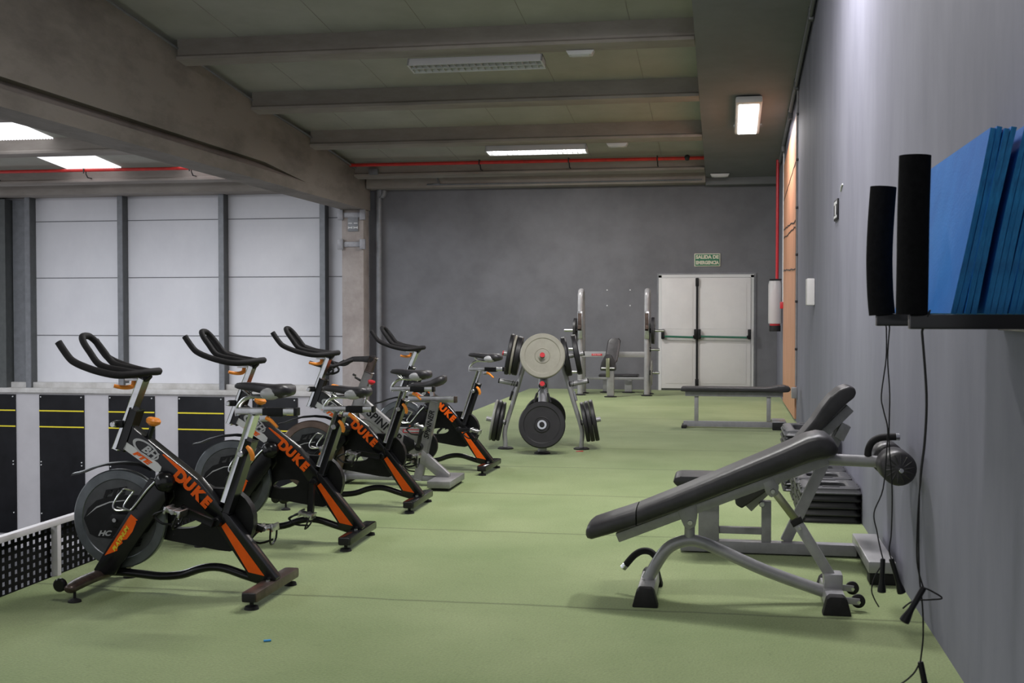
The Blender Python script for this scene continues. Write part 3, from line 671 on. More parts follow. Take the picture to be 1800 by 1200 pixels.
    inner = [(hc[0] + .082 * math.copysign(abs(math.cos(2 * PI * k / n)) ** .8, math.cos(2 * PI * k / n)), hc[1] + .026 * math.sin(2 * PI * k / n) + .12 * .082 * math.cos(2 * PI * k / n)) for k in range(n)]
    m = MB(); m.ring(outer, inner, .040, .090); g = m.build('chain_guard', M_plastic, t)
    # cranks and pedals
    ax = (.222, 0, .358)
    MB().cyl((ax[0], -.075, ax[2]), (ax[0], .115, ax[2]), .024, 16, .004).build('crank_hub', M_plastic, t)
    ca, sa = math.cos(crank_a), math.sin(crank_a)
    for s in (-1, 1):
        e = (ax[0] - s * .172 * ca, 0, ax[2] - s * .172 * sa)
        y = s * .088 if s < 0 else .118
        k = MB(); k.beam((ax[0], y, ax[2]), (e[0], y * 1.08, e[2]), .018, .034, (0, 1, 0), .006); k.build('crank', M_plastic, t)
        pedal(t, (e[0], y * 1.15, e[2]), s, .25 if s < 0 else -.1)
    # seat tube, chrome seat post, slider
    sz = saddle_z - 1.012
    m0, m1 = V((.392, 0, .870)), V((.236, 0, .42)); dd = (m0 - m1).normalized()
    top = m0 + dd * (sz / dd.z)
    MB().beam(top, m1 + dd * .03, .066, .030, (0, 1, 0), .003).build('seat_post', M_chrome, t)
    MB().beam(V((.378, 0, .745)), V((.258, 0, .40)), .074, .036, (0, 1, 0), .005).build('seat_tube', M_black, t)
    m = MB(); m.cyl((.345, -.065, .685), (.345, -.03, .685), .015, 12, .003); m.build('seat_bolt', M_alu, t)
    m = MB(); m.tube([(.375, -.05, .72), (.392, -.055, .705), (.402, -.05, .675), (.398, -.05, .655)], [.009, .012, .012, .008], 8, sub=3); m.build('seat_lever', M_oplast, t)
    sx, s2 = top.x - .392 + seat_shift, sz
    MB().bx(.305 + sx, .608 + sx, -.024, .024, .870 + s2, .900 + s2, .006).build('seat_slider', M_alu, t)
    MB().bx(.44 + sx, .545 + sx, -.0265, .0265, .862 + s2, .902 + s2, .006).build('slider_sleeve', M_plastic, t)
    MB().bx(.596 + sx, .612 + sx, -.027, .027, .866 + s2, .904 + s2, .004).build('slider_cap', M_plastic, t)
    m = MB(); m.tube([(.308 + sx, 0, .862 + s2), (.306 + sx, 0, .895 + s2), (.335 + sx, 0, .935 + s2), (.385 + sx, 0, .955 + s2), (.475 + sx, 0, .955 + s2)], (.022, .010), 12, sub=4, ref=(0, 1, 0)); m.build('saddle_bracket', M_alu, t)
    m = MB(); m.box((.448 + sx, -.01, .853 + s2), (.04, .04, .03), None, .005); m.build('slider_clamp', M_alu, t)
    m = MB(); m.tube([(.465 + sx, -.03, .856 + s2), (.49 + sx, -.04, .845 + s2), (.528 + sx, -.055, .815 + s2)], [.011, .009, .007], 8); m.build('slider_lever', M_oplast, t)
    saddle(t, .300 + sx, saddle_z)
    # base: front bar, lower tube, rear bar
    m = MB(); m.tube([(-.405, -.30, .062), (-.405, -.285, .066), (-.405, -.22, .073), (-.40, -.10, .078), (-.385, 0, .08), (-.40, .10, .078), (-.405, .22, .073), (-.405, .285, .066), (-.405, .30, .062)], [(.018, .012), (.030, .022), (.036, .026), (.036, .026), (.036, .026), (.036, .026), (.036, .026), (.030, .022), (.018, .012)], 14, sub=3, ref=(1, 0, 0))
    fb = m.build('front_bar', M_brown if label.find('nearest') >= 0 else M_black, t, 50)
    for s in (-1, 1):
        MB().cyl((-.465, s * .268 - .014, .078), (-.465, s * .268 + .014, .078), .032, 18, .006).build('transport_wheel', M_black, fb)
        k = MB(); k.cyl((-.395, s * .262, .018), (-.395, s * .262, .065), .007, 8); k.lathe([(0, 0), (.032, 0), (.030, .008), (.010, .018), (0, .018)], (-.395, s * .262, 0), (0, 0, 1), 16); k.build('levelling_foot', M_rubber, fb)
    m = MB(); m.tube([(-.40, 0, .086), (-.30, 0, .088), (-.19, 0, .082), (-.09, 0, .076), (.02, 0, .088), (.10, 0, .116), (.17, 0, .130), (.24, 0, .126), (.33, 0, .10), (.44, 0, .07)], (.025, .020), 12, sub=3); m.build('base_tube', M_black, t, 50)
    rb = MB().bx(.435, .512, -.275, .275, .035, .083, .012).build('rear_bar', M_brown if label.find('nearest') >= 0 else M_black, t)
    for s in (-1, 1):
        MB().bx(.442, .505, s * .275 - .012, s * .275 + .012, .038, .080, .008).build('end_cap', M_rubber, rb)
        k = MB(); k.cyl((.474, s * .245, .015), (.474, s * .245, .04), .010, 8); k.lathe([(0, 0), (.034, 0), (.030, .014), (0, .020)], (.474, s * .245, 0), (0, 0, 1), 16); k.build('levelling_foot', M_rubber, rb)
    for s in (-1, 1): MB().cyl((.474, s * .045, .083), (.474, s * .045, .09), .010, 8).build('base_bolt', M_alu, rb)
    return t
duke_bike((-2.60, 5.38, 0), 0, 'nearest black spin bike with orange letters, standing by the railing', 1.012, math.radians(158))
duke_bike((-2.595, 6.72, 0), math.radians(1), 'second black and orange spin bike from the camera, its near pedal hanging down', .915, math.radians(268))
duke_bike((-2.565, 8.02, 0), math.radians(0), 'third black and orange spin bike, brownish flywheel rim, just before the silver bike', .95, math.radians(172), M_flyb)
duke_bike((-2.44, 9.95, 0), math.radians(-3), 'farthest black and orange spin bike, standing behind the silver bike', .998, math.radians(0), None, -.02)

# ------------------------------------------------------------------ silver spin bike between the third and fourth
t = thing('spin_bike', 'silver spin bike with black lettering, standing among the black and orange ones', 'exercise bike', (-2.55, 9.02, 0), world=True)
y = 9.02
MB().beam((-2.71, y, 1.0), (-2.755, y, .88), .05, .05, (0, 1, 0), .006).build('stem', M_brown, t)
m = MB(); m.prism([(-2.70, 1.012), (-2.88, 1.005), (-2.93, .985), (-2.90, .965), (-2.80, .965), (-2.725, .955), (-2.70, .975)], y - .025, y + .025, .006); m.build('stem_arm', M_dark, t)
m = MB()
for s in (-1, 1):
    m.tube([(-2.86, y, .985), (-2.92, y + s * .05, .965), (-3.0, y + s * .16, .935), (-3.08, y + s * .19, .94), (-3.17, y + s * .19, .965)], .014, 10, sub=4)
hbx = m.build('handlebar', M_foam, t, 50)
m = MB()
for s in (-1, 1):
    m.tube([(-2.94, y + s * .03, .975), (-3.06, y + s * .04, .91), (-3.10, y + s * .05, .88), (-3.07, y + s * .06, .865), (-3.02, y + s * .07, .90), (-3.12, y + s * .08, 1.0), (-3.16, y + s * .07, 1.03), (-3.06, y + s * .05, 1.0)], .009, 8, sub=4)
m.build('aero_bar', M_foam, hbx, 50)
MB().beam((-2.75, y, .885), (-2.93, y, .42), .05, .062, (0, 1, 0), .006).build('head_tube', M_spin, t)
m = MB(); m.cyl((-2.79, y, .80), (-2.86, y - .02, .845), .009, 8); m.cyl((-2.86, y - .05, .865), (-2.87, y + .02, .855), .010, 8); m.build('height_lever', M_dark, t)
m = MB(); m.cyl((-2.775, y - .04, .64), (-2.722, y - .04, .80), .007, 8); m.build('brake_stem', M_alu, t)
MB().lathe([(0, 0), (.016, 0), (.030, .018), (.028, .03), (0, .036)], (-2.722, y - .04, .79), (.2, 0, 1), 16).build('brake_knob', M_red, t)
f = MB().prism([(-2.86, .715), (-2.835, .715), (-2.37, .335), (-2.10, .10), (-2.10, .07), (-2.19, .07), (-2.36, .21), (-2.87, .60)], y - .03, y + .03, .006).build('main_beam', M_spin, t)
text('SPINNER', .088, (-2.62, y - .0312, .468), (.77, 0, -.64), (.64, 0, .77), 'lettering', M_plastic, f, off=.002, shear=.1)
f = MB().beam((-2.218, y, .66), (-2.355, y, .05), .052, .066, (0, 1, 0), .006).build('seat_tube', M_spin, t)
text('SPINNER', .058, (-2.258, y - .0275, .48), (.22, 0, .975), (-.975, 0, .22), 'lettering', M_plastic, f, off=.001, shear=.2)
MB().bx(-2.43, -2.05, y - .025, y + .025, .655, .70, .006).build('seat_slider', M_alu, t)
MB().bx(-2.065, -2.045, y - .028, y + .028, .652, .703, .004).build('slider_cap', M_brown, t)
MB().beam((-2.24, y, .70), (-2.25, y, .79), .03, .03, (0, 1, 0), .004).build('seat_post', M_alu, t)
ORG = V((-2.55, 9.02, 0)); sd = MB()
secs = []
for dx, w, zt, zb in [(0, .012, .79, .765), (.05, .026, .805, .765), (.12, .035, .81, .762), (.18, .06, .825, .765), (.23, .085, .85, .775), (.27, .088, .865, .79), (.295, .06, .862, .81), (.30, .03, .85, .825)]:
    secs.append([(-2.43 + dx, y + w * math.copysign(abs(math.cos(2 * PI * k / 14)) ** .7, math.cos(2 * PI * k / 14)), (zt + zb) / 2 + (zt - zb) / 2 * math.copysign(abs(math.sin(2 * PI * k / 14)) ** .7, math.sin(2 * PI * k / 14))) for k in range(14)])
sd.loft(secs).build('saddle', M_pad, t, 60)
c = (-2.835, y, .285)
w = MB(); w.lathe([(.15, -.012), (.16, -.016), (.228, -.016), (.232, -.012), (.232, .012), (.228, .016), (.16, .016), (.15, .012), (.15, -.012)], c, (0, 1, 0), 56)
for k in range(5):
    a = 2 * PI * k / 5 + .3; w.beam(c, (c[0] + .16 * math.cos(a), y, c[2] + .16 * math.sin(a)), .016, .04, (0, 1, 0))
w.cyl((c[0], y - .05, c[2]), (c[0], y + .05, c[2]), .03, 16); w.build('flywheel', M_grey, t)
for s in (-1, 1): MB().prism([(-2.90, .62), (-2.86, .62), (-2.79, .28), (-2.85, .25), (-2.97, .05), (-3.02, .05)], y + s * .045 - .008, y + s * .045 + .008, .003).build('fork_leg', M_spin, t)
C = (-2.335, .31)
ov = [(C[0] + .125 * math.cos(a), C[1] + .125 * math.sin(a)) for a in [(-1.5 + k * (3.2 / 14)) for k in range(15)]] + [(-2.86, .38), (-2.91, .30), (-2.86, .22)]
MB().prism(ov, y + .034, y + .075, .006).build('chain_guard', M_plastic, t)
f = MB().prism([(-2.62, .455), (-2.30, .455), (-2.30, .39), (-2.42, .26), (-2.60, .40)], y - .026, y + .026, .005).build('gusset', M_spin, t)
m = MB(); m.bx(-2.47, -2.32, y - .0275, y - .026, .415, .443); m.build('badge', M_red, f)
m = MB(); m.bx(-2.462, -2.328, y - .0283, y - .0275, .421, .437); m.build('badge_centre', M_silver, f)
MB().prism([(-2.46, .40), (-2.38, .36), (-2.37, .30), (-2.45, .25), (-2.50, .28), (-2.47, .34)], y - .036, y - .027, .004).build('crank_cover', M_plastic, t)
MB().cyl((C[0], y - .08, C[1]), (C[0], y + .10, C[1]), .03, 16, .005).build('crank_hub', M_plastic, t)
for s, e in ((-1, (-2.30, .475)), (1, (-2.40, .155))):
    yy = y + s * .085
    MB().beam((C[0], yy, C[1]), (e[0], yy, e[1]), .018, .03, (0, 1, 0), .005).build('crank', M_dark, t)
    pedal(t, (e[0], yy, e[1]), s, .3)
MB().beam((-2.98, y, .06), (-2.15, y, .06), .045, .04, (0, 1, 0), .005).build('base_tube', M_grey2, t)
rb = MB().bx(-2.22, -2.04, y - .26, y + .26, .022, .075, .008).build('rear_base', M_spin, t)
MB().bx(-2.19, -2.06, y - .24, y + .24, 0, .022, .004).build('rubber_foot', M_rubber, rb)
rb = MB().bx(-3.03, -2.93, y - .26, y + .26, .022, .075, .008).build('front_base', M_grey2, t)
MB().bx(-3.02, -2.94, y - .24, y + .24, 0, .022, .004).build('rubber_foot', M_rubber, rb)

# ------------------------------------------------------------------ weight tree and its plates
TC = V((-1.765, 11.65, 0)); TYAW = math.radians(7)
def RZ(v): 
    c, s = math.cos(TYAW), math.sin(TYAW); v = V(v); return Vector((v.x * c - v.y * s, v.x * s + v.y * c, v.z)) + TC
t = thing('weight_tree', 'grey four-legged weight tree loaded with round plates', 'weight rack', TC, world=True)
prof = [(.375, .012), (.378, .08), (.383, .16), (.36, .27), (.30, .46), (.235, .68), (.18, .86), (.13, 1.03), (.07, 1.10), (.0, 1.12)]
dirs = {'left': Vector((-1, 0, 0)), 'right': Vector((1, 0, 0)), 'front': Vector((0, -1, 0)), 'back': Vector((0, 1, 0))}
def leg_r(z):
    for (r0, z0), (r1, z1) in zip(prof, prof[1:]):
        if z0 <= z <= z1: return lerp(r0, r1, (z - z0) / (z1 - z0))
    return 0
for nme, d in dirs.items():
    side = Vector((-d.y, d.x, 0))
    m = MB()
    if nme in ('left', 'right'): m.tube([RZ(d * r + Vector((0, 0, z))) for r, z in prof], (.034, .023), 14, sub=3, ref=RZ(side) - TC)
    else: m.tube([RZ(d * r + Vector((0, 0, z))) for r, z in prof], (.042, .020), 14, sub=3, ref=RZ(side) - TC)
    lg = m.build('leg', M_grey, t, 50)
    b = RZ(d * .375); m = MB(); m.lathe([(0, 0), (.078, 0), (.078, .010), (.06, .020), (0, .020)], b, (0, 0, 1), 24); m.build('rubber_foot', M_rubber, lg)
UPZ = {'hi': (.905, .20), 'mid': (.640, .16), 'lo': (.262, .17)}
HORN = {}
for nme, d in dirs.items():
    for lv, (z, ln) in UPZ.items():
        r = leg_r(z); ax = (d + Vector((0, 0, .19))).normalized()
        if nme in ('left', 'right'): ln = {'hi': .225, 'mid': .185, 'lo': .19}[lv]
        b = d * (r + .005) + Vector((0, 0, z)); e = b + ax * ln
        h = MB().cyl(RZ(b - ax * .02), RZ(e), .0235, 18).build('horn', M_grey, t)
        cap = MB().cyl(RZ(e), RZ(e + ax * .012), .0245, 18, .003)
        red = (lv == 'hi' and nme != 'right') or (nme == 'front' and lv == 'mid')
        cap.build('horn_cap', M_red if red else (M_rubber if lv != 'lo' or nme == 'front' else M_grey), h)
        MB().cyl(RZ(b), RZ(b + ax * .012), .040, 18, .003).build('horn_collar', M_rubber, h)
        HORN[nme, lv] = (b, ax)
def plate(nme, lv, off, R, th, m, label, group=None, hub=None, hubm=None):
    b, ax = HORN[nme, lv]; p = RZ(b + ax * off); a = RZ(ax) - TC
    t = thing('weight_plate', label, 'weight plate', p, group=group, world=True)
    h = th / 2; ri = .0255
    MB().lathe([(ri, -h + .004), (R * .30, -h + .004), (R * .32, -h), (R * .36, -h + .006), (R * .76, -h + .006), (R * .80, -h), (R - .008, -h), (R, -h + .008), (R, h - .008), (R - .008, h), (R * .80, h), (R * .76, h - .006), (R * .36, h - .006), (R * .32, h), (R * .30, h - .004), (ri, h - .004), (ri, -h + .004)], p, a, 56).build('disc', m, t, 30)
    m2 = MB(); m2.lathe([(ri - .001, -h - .002), (ri + .018, -h - .002), (ri + .018, h + .002), (ri - .001, h + .002), (ri - .001, -h - .002)], p, a, 28); m2.build('hub_ring', hubm or m, t)
    return t
plate('left', 'hi', .165, .205, .040, M_plate, 'outermost black plate on the upper left horn of the weight tree')
plate('left', 'hi', .130, .200, .024, M_beige, 'thin beige plate between two black plates on the upper left horn')
plate('left', 'hi', .085, .195, .056, M_plate, 'thick innermost black plate on the upper left horn of the weight tree')
plate('front', 'hi', .145, .218, .045, M_beige, 'big beige plate facing the camera on the upper front horn')
plate('front', 'hi', .085, .212, .050, M_plate, 'black plate half hidden behind the big beige plate')
plate('right', 'hi', .055, .195, .050, M_plate, 'inner black plate on the upper right horn of the weight tree')
plate('right', 'hi', .158, .200, .050, M_plate, 'outer black plate on the upper right horn of the weight tree')
plate('left', 'lo', .128, .205, .026, M_plateg, 'outermost plate with greyish face on the lower left horn')
plate('left', 'lo', .092, .205, .038, M_plate, 'middle black plate of the three on the lower left horn')
plate('left', 'lo', .052, .195, .034, M_plate, 'innermost black plate on the lower left horn of the weight tree')
plate('front', 'lo', .120, .222, .055, M_plate, 'large black bumper plate with a bright steel hub on the lower front horn', hubm=M_chrome)
plate('right', 'lo', .045, .198, .040, M_plate, 'innermost black plate on the lower right horn of the weight tree')
plate('right', 'lo', .089, .203, .042, M_plate, 'middle black plate of the three on the lower right horn')
plate('right', 'lo', .134, .205, .042, M_plate, 'outermost black plate on the lower right horn of the weight tree')
plate('back', 'lo', .10, .215, .045, M_plate, 'black plate on the rear lower horn, showing behind the bumper plate')
def clip(nme, out, label, droop):
    b, ax = HORN[nme, 'mid']; p = b + ax * out; d = dirs[nme]; side = Vector((-d.y, d.x, 0))
    P0 = RZ(p)
    t = thing('spring_clip', label, 'clip', P0, world=True)
    up = side.cross(ax)
    m = MB(); pts = []
    for k in range(28):
        a = 2 * PI * k / 12; pts.append(RZ(p + side * .029 * math.cos(a) + up * .029 * math.sin(a) + ax * (.0018 * k - .02)))
    m.tube(pts, .003, 6); m.build('coil', M_dark, t)
    for s in (-1, 1):
        a0 = RZ(p + Vector((0, 0, -.03)) + side * s * .02); a1 = RZ(p + Vector((0, 0, -.075)) + side * s * droop + d * .02); a2 = RZ(p + Vector((0, 0, -.165)) + side * s * droop * 1.6 + d * .045)
        m = MB(); m.tube([a0, a1, lerp(a1, a2, .2)], .004, 6); m.build('wire', M_alu if nme == 'right' else M_dark, t)
        m = MB(); m.cyl(a1, a2, .011, 12, .003); m.build('grip', M_alu if nme == 'right' else M_rubber, t)
clip('left', .035, 'spring clip with black grip hanging on the middle left horn', .012)
clip('front', .06, 'black wire spring clip on the middle front horn with red cap', .05)
clip('right', .03, 'bare metal spring clip hanging on the middle right horn', .02)

# ------------------------------------------------------------------ barbell rack bench at the back wall
t = thing('bench_press_rack', 'light grey bench press rack with tall curved uprights near the back wall', 'weight rack', (-1.78, 19.4, 0), world=True)
XA, XB = -2.318, -1.240
for x, s in ((XA, -1), (XB, 1)):
    m = MB(); m.tube([(x, 19.28, .02), (x, 19.28, 1.0), (x, 19.30, 1.55), (x, 19.34, 1.66), (x, 19.42, 1.70), (x, 19.50, 1.66), (x, 19.55, 1.50), (x, 19.62, .9), (x, 19.72, .02)], (.046, .036), 14, sub=4, ref=(1, 0, 0)); u = m.build('upright', M_grey, t, 50)
    m = MB(); m.bx(x - .038, x + .038, 19.232, 19.25, .92, 1.36, .004); m.build('face_plate', M_alu, u)
    m = MB(); m.bx(x - .026, x + .026, 19.15, 19.235, 1.05, 1.08, .006); m.bx(x - .026, x + .026, 19.15, 19.17, 1.05, 1.14, .006); m.bx(x - .03, x + .03, 19.20, 19.24, 1.05, 1.33, .006); m.build('bar_hook', M_brown, u)
    for yy in (19.28, 19.72): MB().lathe([(0, 0), (.09, 0), (.09, .012), (.05, .022), (0, .022)], (x, yy, 0), (0, 0, 1), 20).build('foot', M_rubber, u)
    for z in (1.05, .745, .37):
        h = MB().cyl((x + s * .04, 19.36, z), (x + s * .20 if z < 1 else x + s * .27, 19.36, z), .022, 14, .003).build('plate_horn', M_alu, u)
        MB().cyl((x + s * .04, 19.36, z), (x + s * .06, 19.36, z), .04, 14, .003).build('horn_collar', M_rubber, h)
m = MB(); m.bx(XA + .03, XB - .03, 19.26, 19.31, .62, .71, .006); cb = m.build('cross_beam', M_grey, t)
b = MB().bx(-2.13, -1.96, 19.256, 19.261, .645, .675).build('badge', M_red, cb)
text('STAR TRAC', .026, (-2.045, 19.2555, .66), (1, 0, 0), (0, 0, 1), 'lettering', M_white, b)
MB().bx(XA + .03, XB - .03, 19.66, 19.72, .235, .275, .006).build('rear_beam', M_grey, t)
def splate(x, z, R, th, m, label):
    t = thing('weight_plate', label, 'weight plate', (x, 19.36, z), world=True)
    MB().lathe([(.023, -th / 2), (R * .34, -th / 2), (R * .36, -th / 2 + .004), (R * .78, -th / 2 + .004), (R * .8, -th / 2), (R, -th / 2 + .004), (R, th / 2 - .004), (R * .8, th / 2), (R * .36, th / 2 - .004), (R * .34, th / 2), (.023, th / 2), (.023, -th / 2)], (x, 19.36, z), (1, 0, 0), 40).build('disc', m, t)
    MB().lathe([(.0225, -th / 2 - .002), (.04, -th / 2 - .002), (.04, th / 2 + .002), (.0225, th / 2 + .002), (.0225, -th / 2 - .002)], (x, 19.36, z), (1, 0, 0), 24).build('hub_ring', M_dark, t)
splate(XB + .095, 1.05, .215, .055, M_plate, 'black plate on the top right horn of the press rack, beside the door')
splate(XB + .075, .37, .205, .015, M_plateg, 'thin grey plate on the lowest right horn of the press rack')
splate(XA - .09, 1.05, .20, .045, M_plate, 'black plate on the top left horn of the press rack')
t = thing('flat_bench', 'low dark flat bench standing inside the press rack', 'bench', (-1.75, 19.98, 0), world=True)
MB().bx(-2.08, -1.42, 19.85, 20.12, .265, .31, .018).build('pad', M_pad, t)
MB().bx(-2.35, -1.25, 19.95, 20.0, .225, .262, .005).build('frame_bar', M_grey, t)
for x in (-1.955, -1.59):
    MB().bx(x - .06, x + .06, 19.93, 20.03, .02, .225, .006).build('leg', M_grey, t); MB().lathe([(0, 0), (.11, 0), (.11, .012), (0, .02)], (x, 19.98, 0), (0, 0, 1), 20).build('foot', M_rubber, t)
t = thing('preacher_bench', 'single-post bench with tilted dark back pad in front of the press rack', 'bench', (-1.79, 19.0, 0), world=True)
secs = []
for k in range(11):
    u = k / 10; z = lerp(.52, .93, u); yy = lerp(18.98, 19.16, u); cx = lerp(-1.80, -1.745, u); hw = .105 * (1 - (max(0, abs(u - .5) - .38) / .14) ** 2 * .5)
    secs.append([(cx + hw * math.copysign(abs(math.cos(a)) ** .5, math.cos(a)), yy + .03 * math.copysign(abs(math.sin(a)) ** .5, math.sin(a)), z) for a in [2 * PI * j / 16 for j in range(16)]])
MB().loft(secs).build('back_pad', M_pad, t, 50)
m = MB(); m.prism([(-1.955, .45), (-1.94, .42), (-1.71, .42), (-1.695, .45), (-1.72, .56), (-1.77, .66), (-1.83, .69), (-1.88, .66), (-1.93, .56)], 18.86, 18.95, .015); m.build('seat_pad', M_pad, t, 50)
MB().bx(-1.855, -1.795, 18.82, 18.855, .32, .62, .006).build('pull_pin_plate', M_olive, t)
MB().cyl((-1.93, 18.84, .46), (-1.72, 18.84, .46), .012, 10, .002).build('adjuster', M_alu, t)
MB().bx(-1.845, -1.735, 18.88, 18.98, .02, .45, .008).build('leg', M_grey, t)
MB().lathe([(0, 0), (.10, 0), (.10, .012), (0, .022)], (-1.79, 18.93, 0), (0, 0, 1), 24).build('foot', M_rubber, t)

# ------------------------------------------------------------------ flat bench in the middle of the floor
t = thing('flat_bench', 'black flat bench on a grey frame by the plywood panel', 'bench', (.12, 14.2, 0), world=True)
P = [(-.52, .44), (-.50, .475), (-.2, .478), (.45, .475), (.52, .48), (.60, .50), (.68, .502), (.735, .485), (.745, .455), (.72, .43), (.66, .425), (.4, .43), (-.50, .425)]
m = MB(); m.prism(P, 14.05, 14.33, .018, 3); m.build('pad', M_pad, t, 50)
MB().bx(-.46, .66, 14.12, 14.24, .368, .425, .005).build('frame_bar', M_grey2, t)
for x in (-.33, .50): MB().bx(x - .024, x + .024, 14.15, 14.21, .08, .37, .004).build('leg', M_grey, t)
MB().bx(-.48, .60, 14.14, 14.20, .01, .075, .004).build('base_bar', M_grey2, t)
for x, h in ((.60, .085),): 
    c = MB().bx(x - .06, x + .09, 13.98, 14.38, .03, h + .015, .006).build('cross_foot', M_grey, t)
    for yy in (13.97, 14.39): MB().bx(x - .065, x + .10, yy - .03, yy + .03, 0, h + .0, .008).build('end_cap', M_rubber, c)
MB().bx(-.50, -.44, 14.0, 14.36, .0, .03, .004).build('rubber_strip', M_rubber, t)

# ------------------------------------------------------------------ near adjustable bench (leg hold on the right)
t = thing('adjustable_bench', 'large adjustable bench with inclined black pad and leg rollers, front right', 'bench', (.05, 5.72, 0), world=True)
yc = 5.72
# pad: three lofted stretches, rounded dome at the high end
pp = [(-.645, .300), (-.630, .318), (-.40, .405), (-.19, .500), (.07, .620), (.27, .710), (.40, .762), (.44, .772), (.475, .760), (.500, .728)]
def padsec(x, zt, zb, hw, rnd=.5):
    out = []
    for k in range(24):
        a = 2 * PI * k / 24; c, s = math.cos(a), math.sin(a)
        out.append((x, yc + hw * math.copysign(abs(c) ** rnd, c), (zt + zb) / 2 + (zt - zb) / 2 * math.copysign(abs(s) ** rnd, s)))
    return out
S_ = [(-.648, .325, .292, .10), (-.640, .345, .280, .122), (-.62, .362, .276, .136), (-.52, .398, .308, .142), (-.41, .437, .346, .142)]
lower = MB().loft([padsec(*q) for q in S_]).build('seat_pad', M_pad, t, 50)
S2 = [(-.404, .440, .350, .142), (-.19, .532, .434, .142), (.07, .650, .542, .142), (.20, .708, .592, .142), (.30, .755, .630, .142), (.37, .790, .660, .142), (.42, .803, .676, .142), (.46, .798, .682, .141), (.49, .775, .694, .135), (.508, .745, .712, .115), (.511, .732, .725, .08)]
MB().loft([padsec(*q) for q in S2]).build('back_pad', M_pad, t, 50)
m = MB(); m.beam((-.505, yc, .276), (.47, yc, .672), .07, .045, (0, 1, 0), .006); m.build('pad_rail', M_grey, t)
m = MB(); m.tube([(-.362, yc, .075), (-.335, yc, .125), (-.287, yc, .205), (-.236, yc, .250), (-.163, yc, .272), (-.10, yc, .262), (-.03, yc, .234), (.20, yc, .137), (.46, yc, .052)], .029, 16, sub=4); m.build('base_tube', M_grey, t, 50)
m = MB(); m.cyl((-.163, yc, .27), (-.163, yc, .345), .025, 16); m.build('pivot_stub', M_grey, t)
br = MB().prism([(-.225, .425), (-.13, .455), (-.125, .40), (-.135, .345), (-.165, .325), (-.19, .345)], yc - .038, yc + .038, .006).build('pivot_bracket', M_grey, t)
MB().cyl((-.160, yc - .046, .362), (-.160, yc + .046, .362), .013, 12, .002).build('pivot_bolt', M_alu, br)
br = MB().prism([(.175, .560), (.225, .585), (.250, .545), (.245, .505), (.215, .490), (.19, .51)], yc - .036, yc + .036, .006).build('strut_bracket', M_grey, t)
MB().cyl((.222, yc - .044, .52), (.222, yc + .044, .52), .012, 12, .002).build('pivot_bolt', M_alu, br)
MB().beam((.222, yc, .525), (.345, yc, .365), .042, .036, (0, 1, 0), .004).build('inner_strut', M_olive, t)
st = MB().beam((.333, yc, .378), (.495, yc, .115), .056, .048, (0, 1, 0), .006).build('outer_strut', M_grey, t)
MB().beam((.325, yc, .392), (.340, yc, .366), .062, .054, (0, 1, 0), .003).build('strut_collar', M_rubber, st)
MB().cyl((.345, yc - .045, .352), (.345, yc + .045, .352), .009, 10, .002).build('pull_pin', M_alu, st)
MB().cyl((.488, yc - .045, .125), (.488, yc + .045, .125), .013, 12, .002).build('strut_bolt', M_alu, st)
for x, hw, nm in ((-.358, .046, 'front_foot'), (.497, .050, 'rear_foot')):
    c = MB().prism([(x - hw, .02), (x + hw, .02), (x + hw * .85, .078), (x - hw * .85, .078)], yc - .20, yc + .22, .010).build(nm, M_grey, t)
    for s in (-1, 1):
        e = yc + s * .215
        MB().prism([(x - hw - .014, .0), (x + hw + .014, .0), (x + hw * .9, .072), (x + hw * .6, .086), (x - hw * .6, .086), (x - hw * .9, .072)], e - .035, e + .035, .008).build('rubber_end', M_rubber, c)
m = MB(); m.bx(.455, .54, yc - .05, yc + .05, .07, .145, .01); m.build('hinge_block', M_grey, t)
for y_ in (yc - .13, yc + .13):
    w = MB().lathe([(0, -.014), (.014, -.014), (.024, -.012), (.031, -.008), (.031, .008), (.024, .012), (0, .014)], (.600, y_, .045), (0, 1, 0), 20).build('transport_wheel', M_rubber, t)
    MB().beam((.54, y_ - .02, .05), (.605, y_ - .02, .045), .006, .03, (0, 1, 0), .002).build('wheel_bracket', M_grey, w)
    MB().cyl((.600, y_ - .03, .045), (.600, y_ + .016, .045), .008, 10).build('wheel_axle', M_chrome, w)
m = MB(); m.cyl((.40, yc, .674), (.735, yc, .664), .027, 20); m.build('leg_arm', M_grey, t)
h = MB().tube([(.652, yc, .685), (.655, yc, .722), (.672, yc, .757), (.705, yc, .776), (.75, yc, .781), (.776, yc, .782)], .0165, 14, sub=4).build('upper_handle', M_foam, t, 50)
MB().cyl((.774, yc, .782), (.794, yc, .783), .0165, 14, .002).build('chrome_end', M_chrome, h)
h = MB().tube([(-.470, yc + .06, .130), (-.455, yc + .06, .150), (-.427, yc + .06, .180), (-.391, yc + .06, .200), (-.352, yc + .06, .197), (-.322, yc + .045, .172), (-.305, yc + .02, .15)], .0165, 14, sub=4).build('lower_handle', M_foam, t, 50)
MB().cyl((-.486, yc + .06, .112), (-.470, yc + .06, .131), .0165, 14, .002).build('chrome_end', M_chrome, h)
MB().cyl((.755, 5.38, .668), (.755, 6.05, .668), .010, 12, .002).build('roller_axle', M_chrome, t)
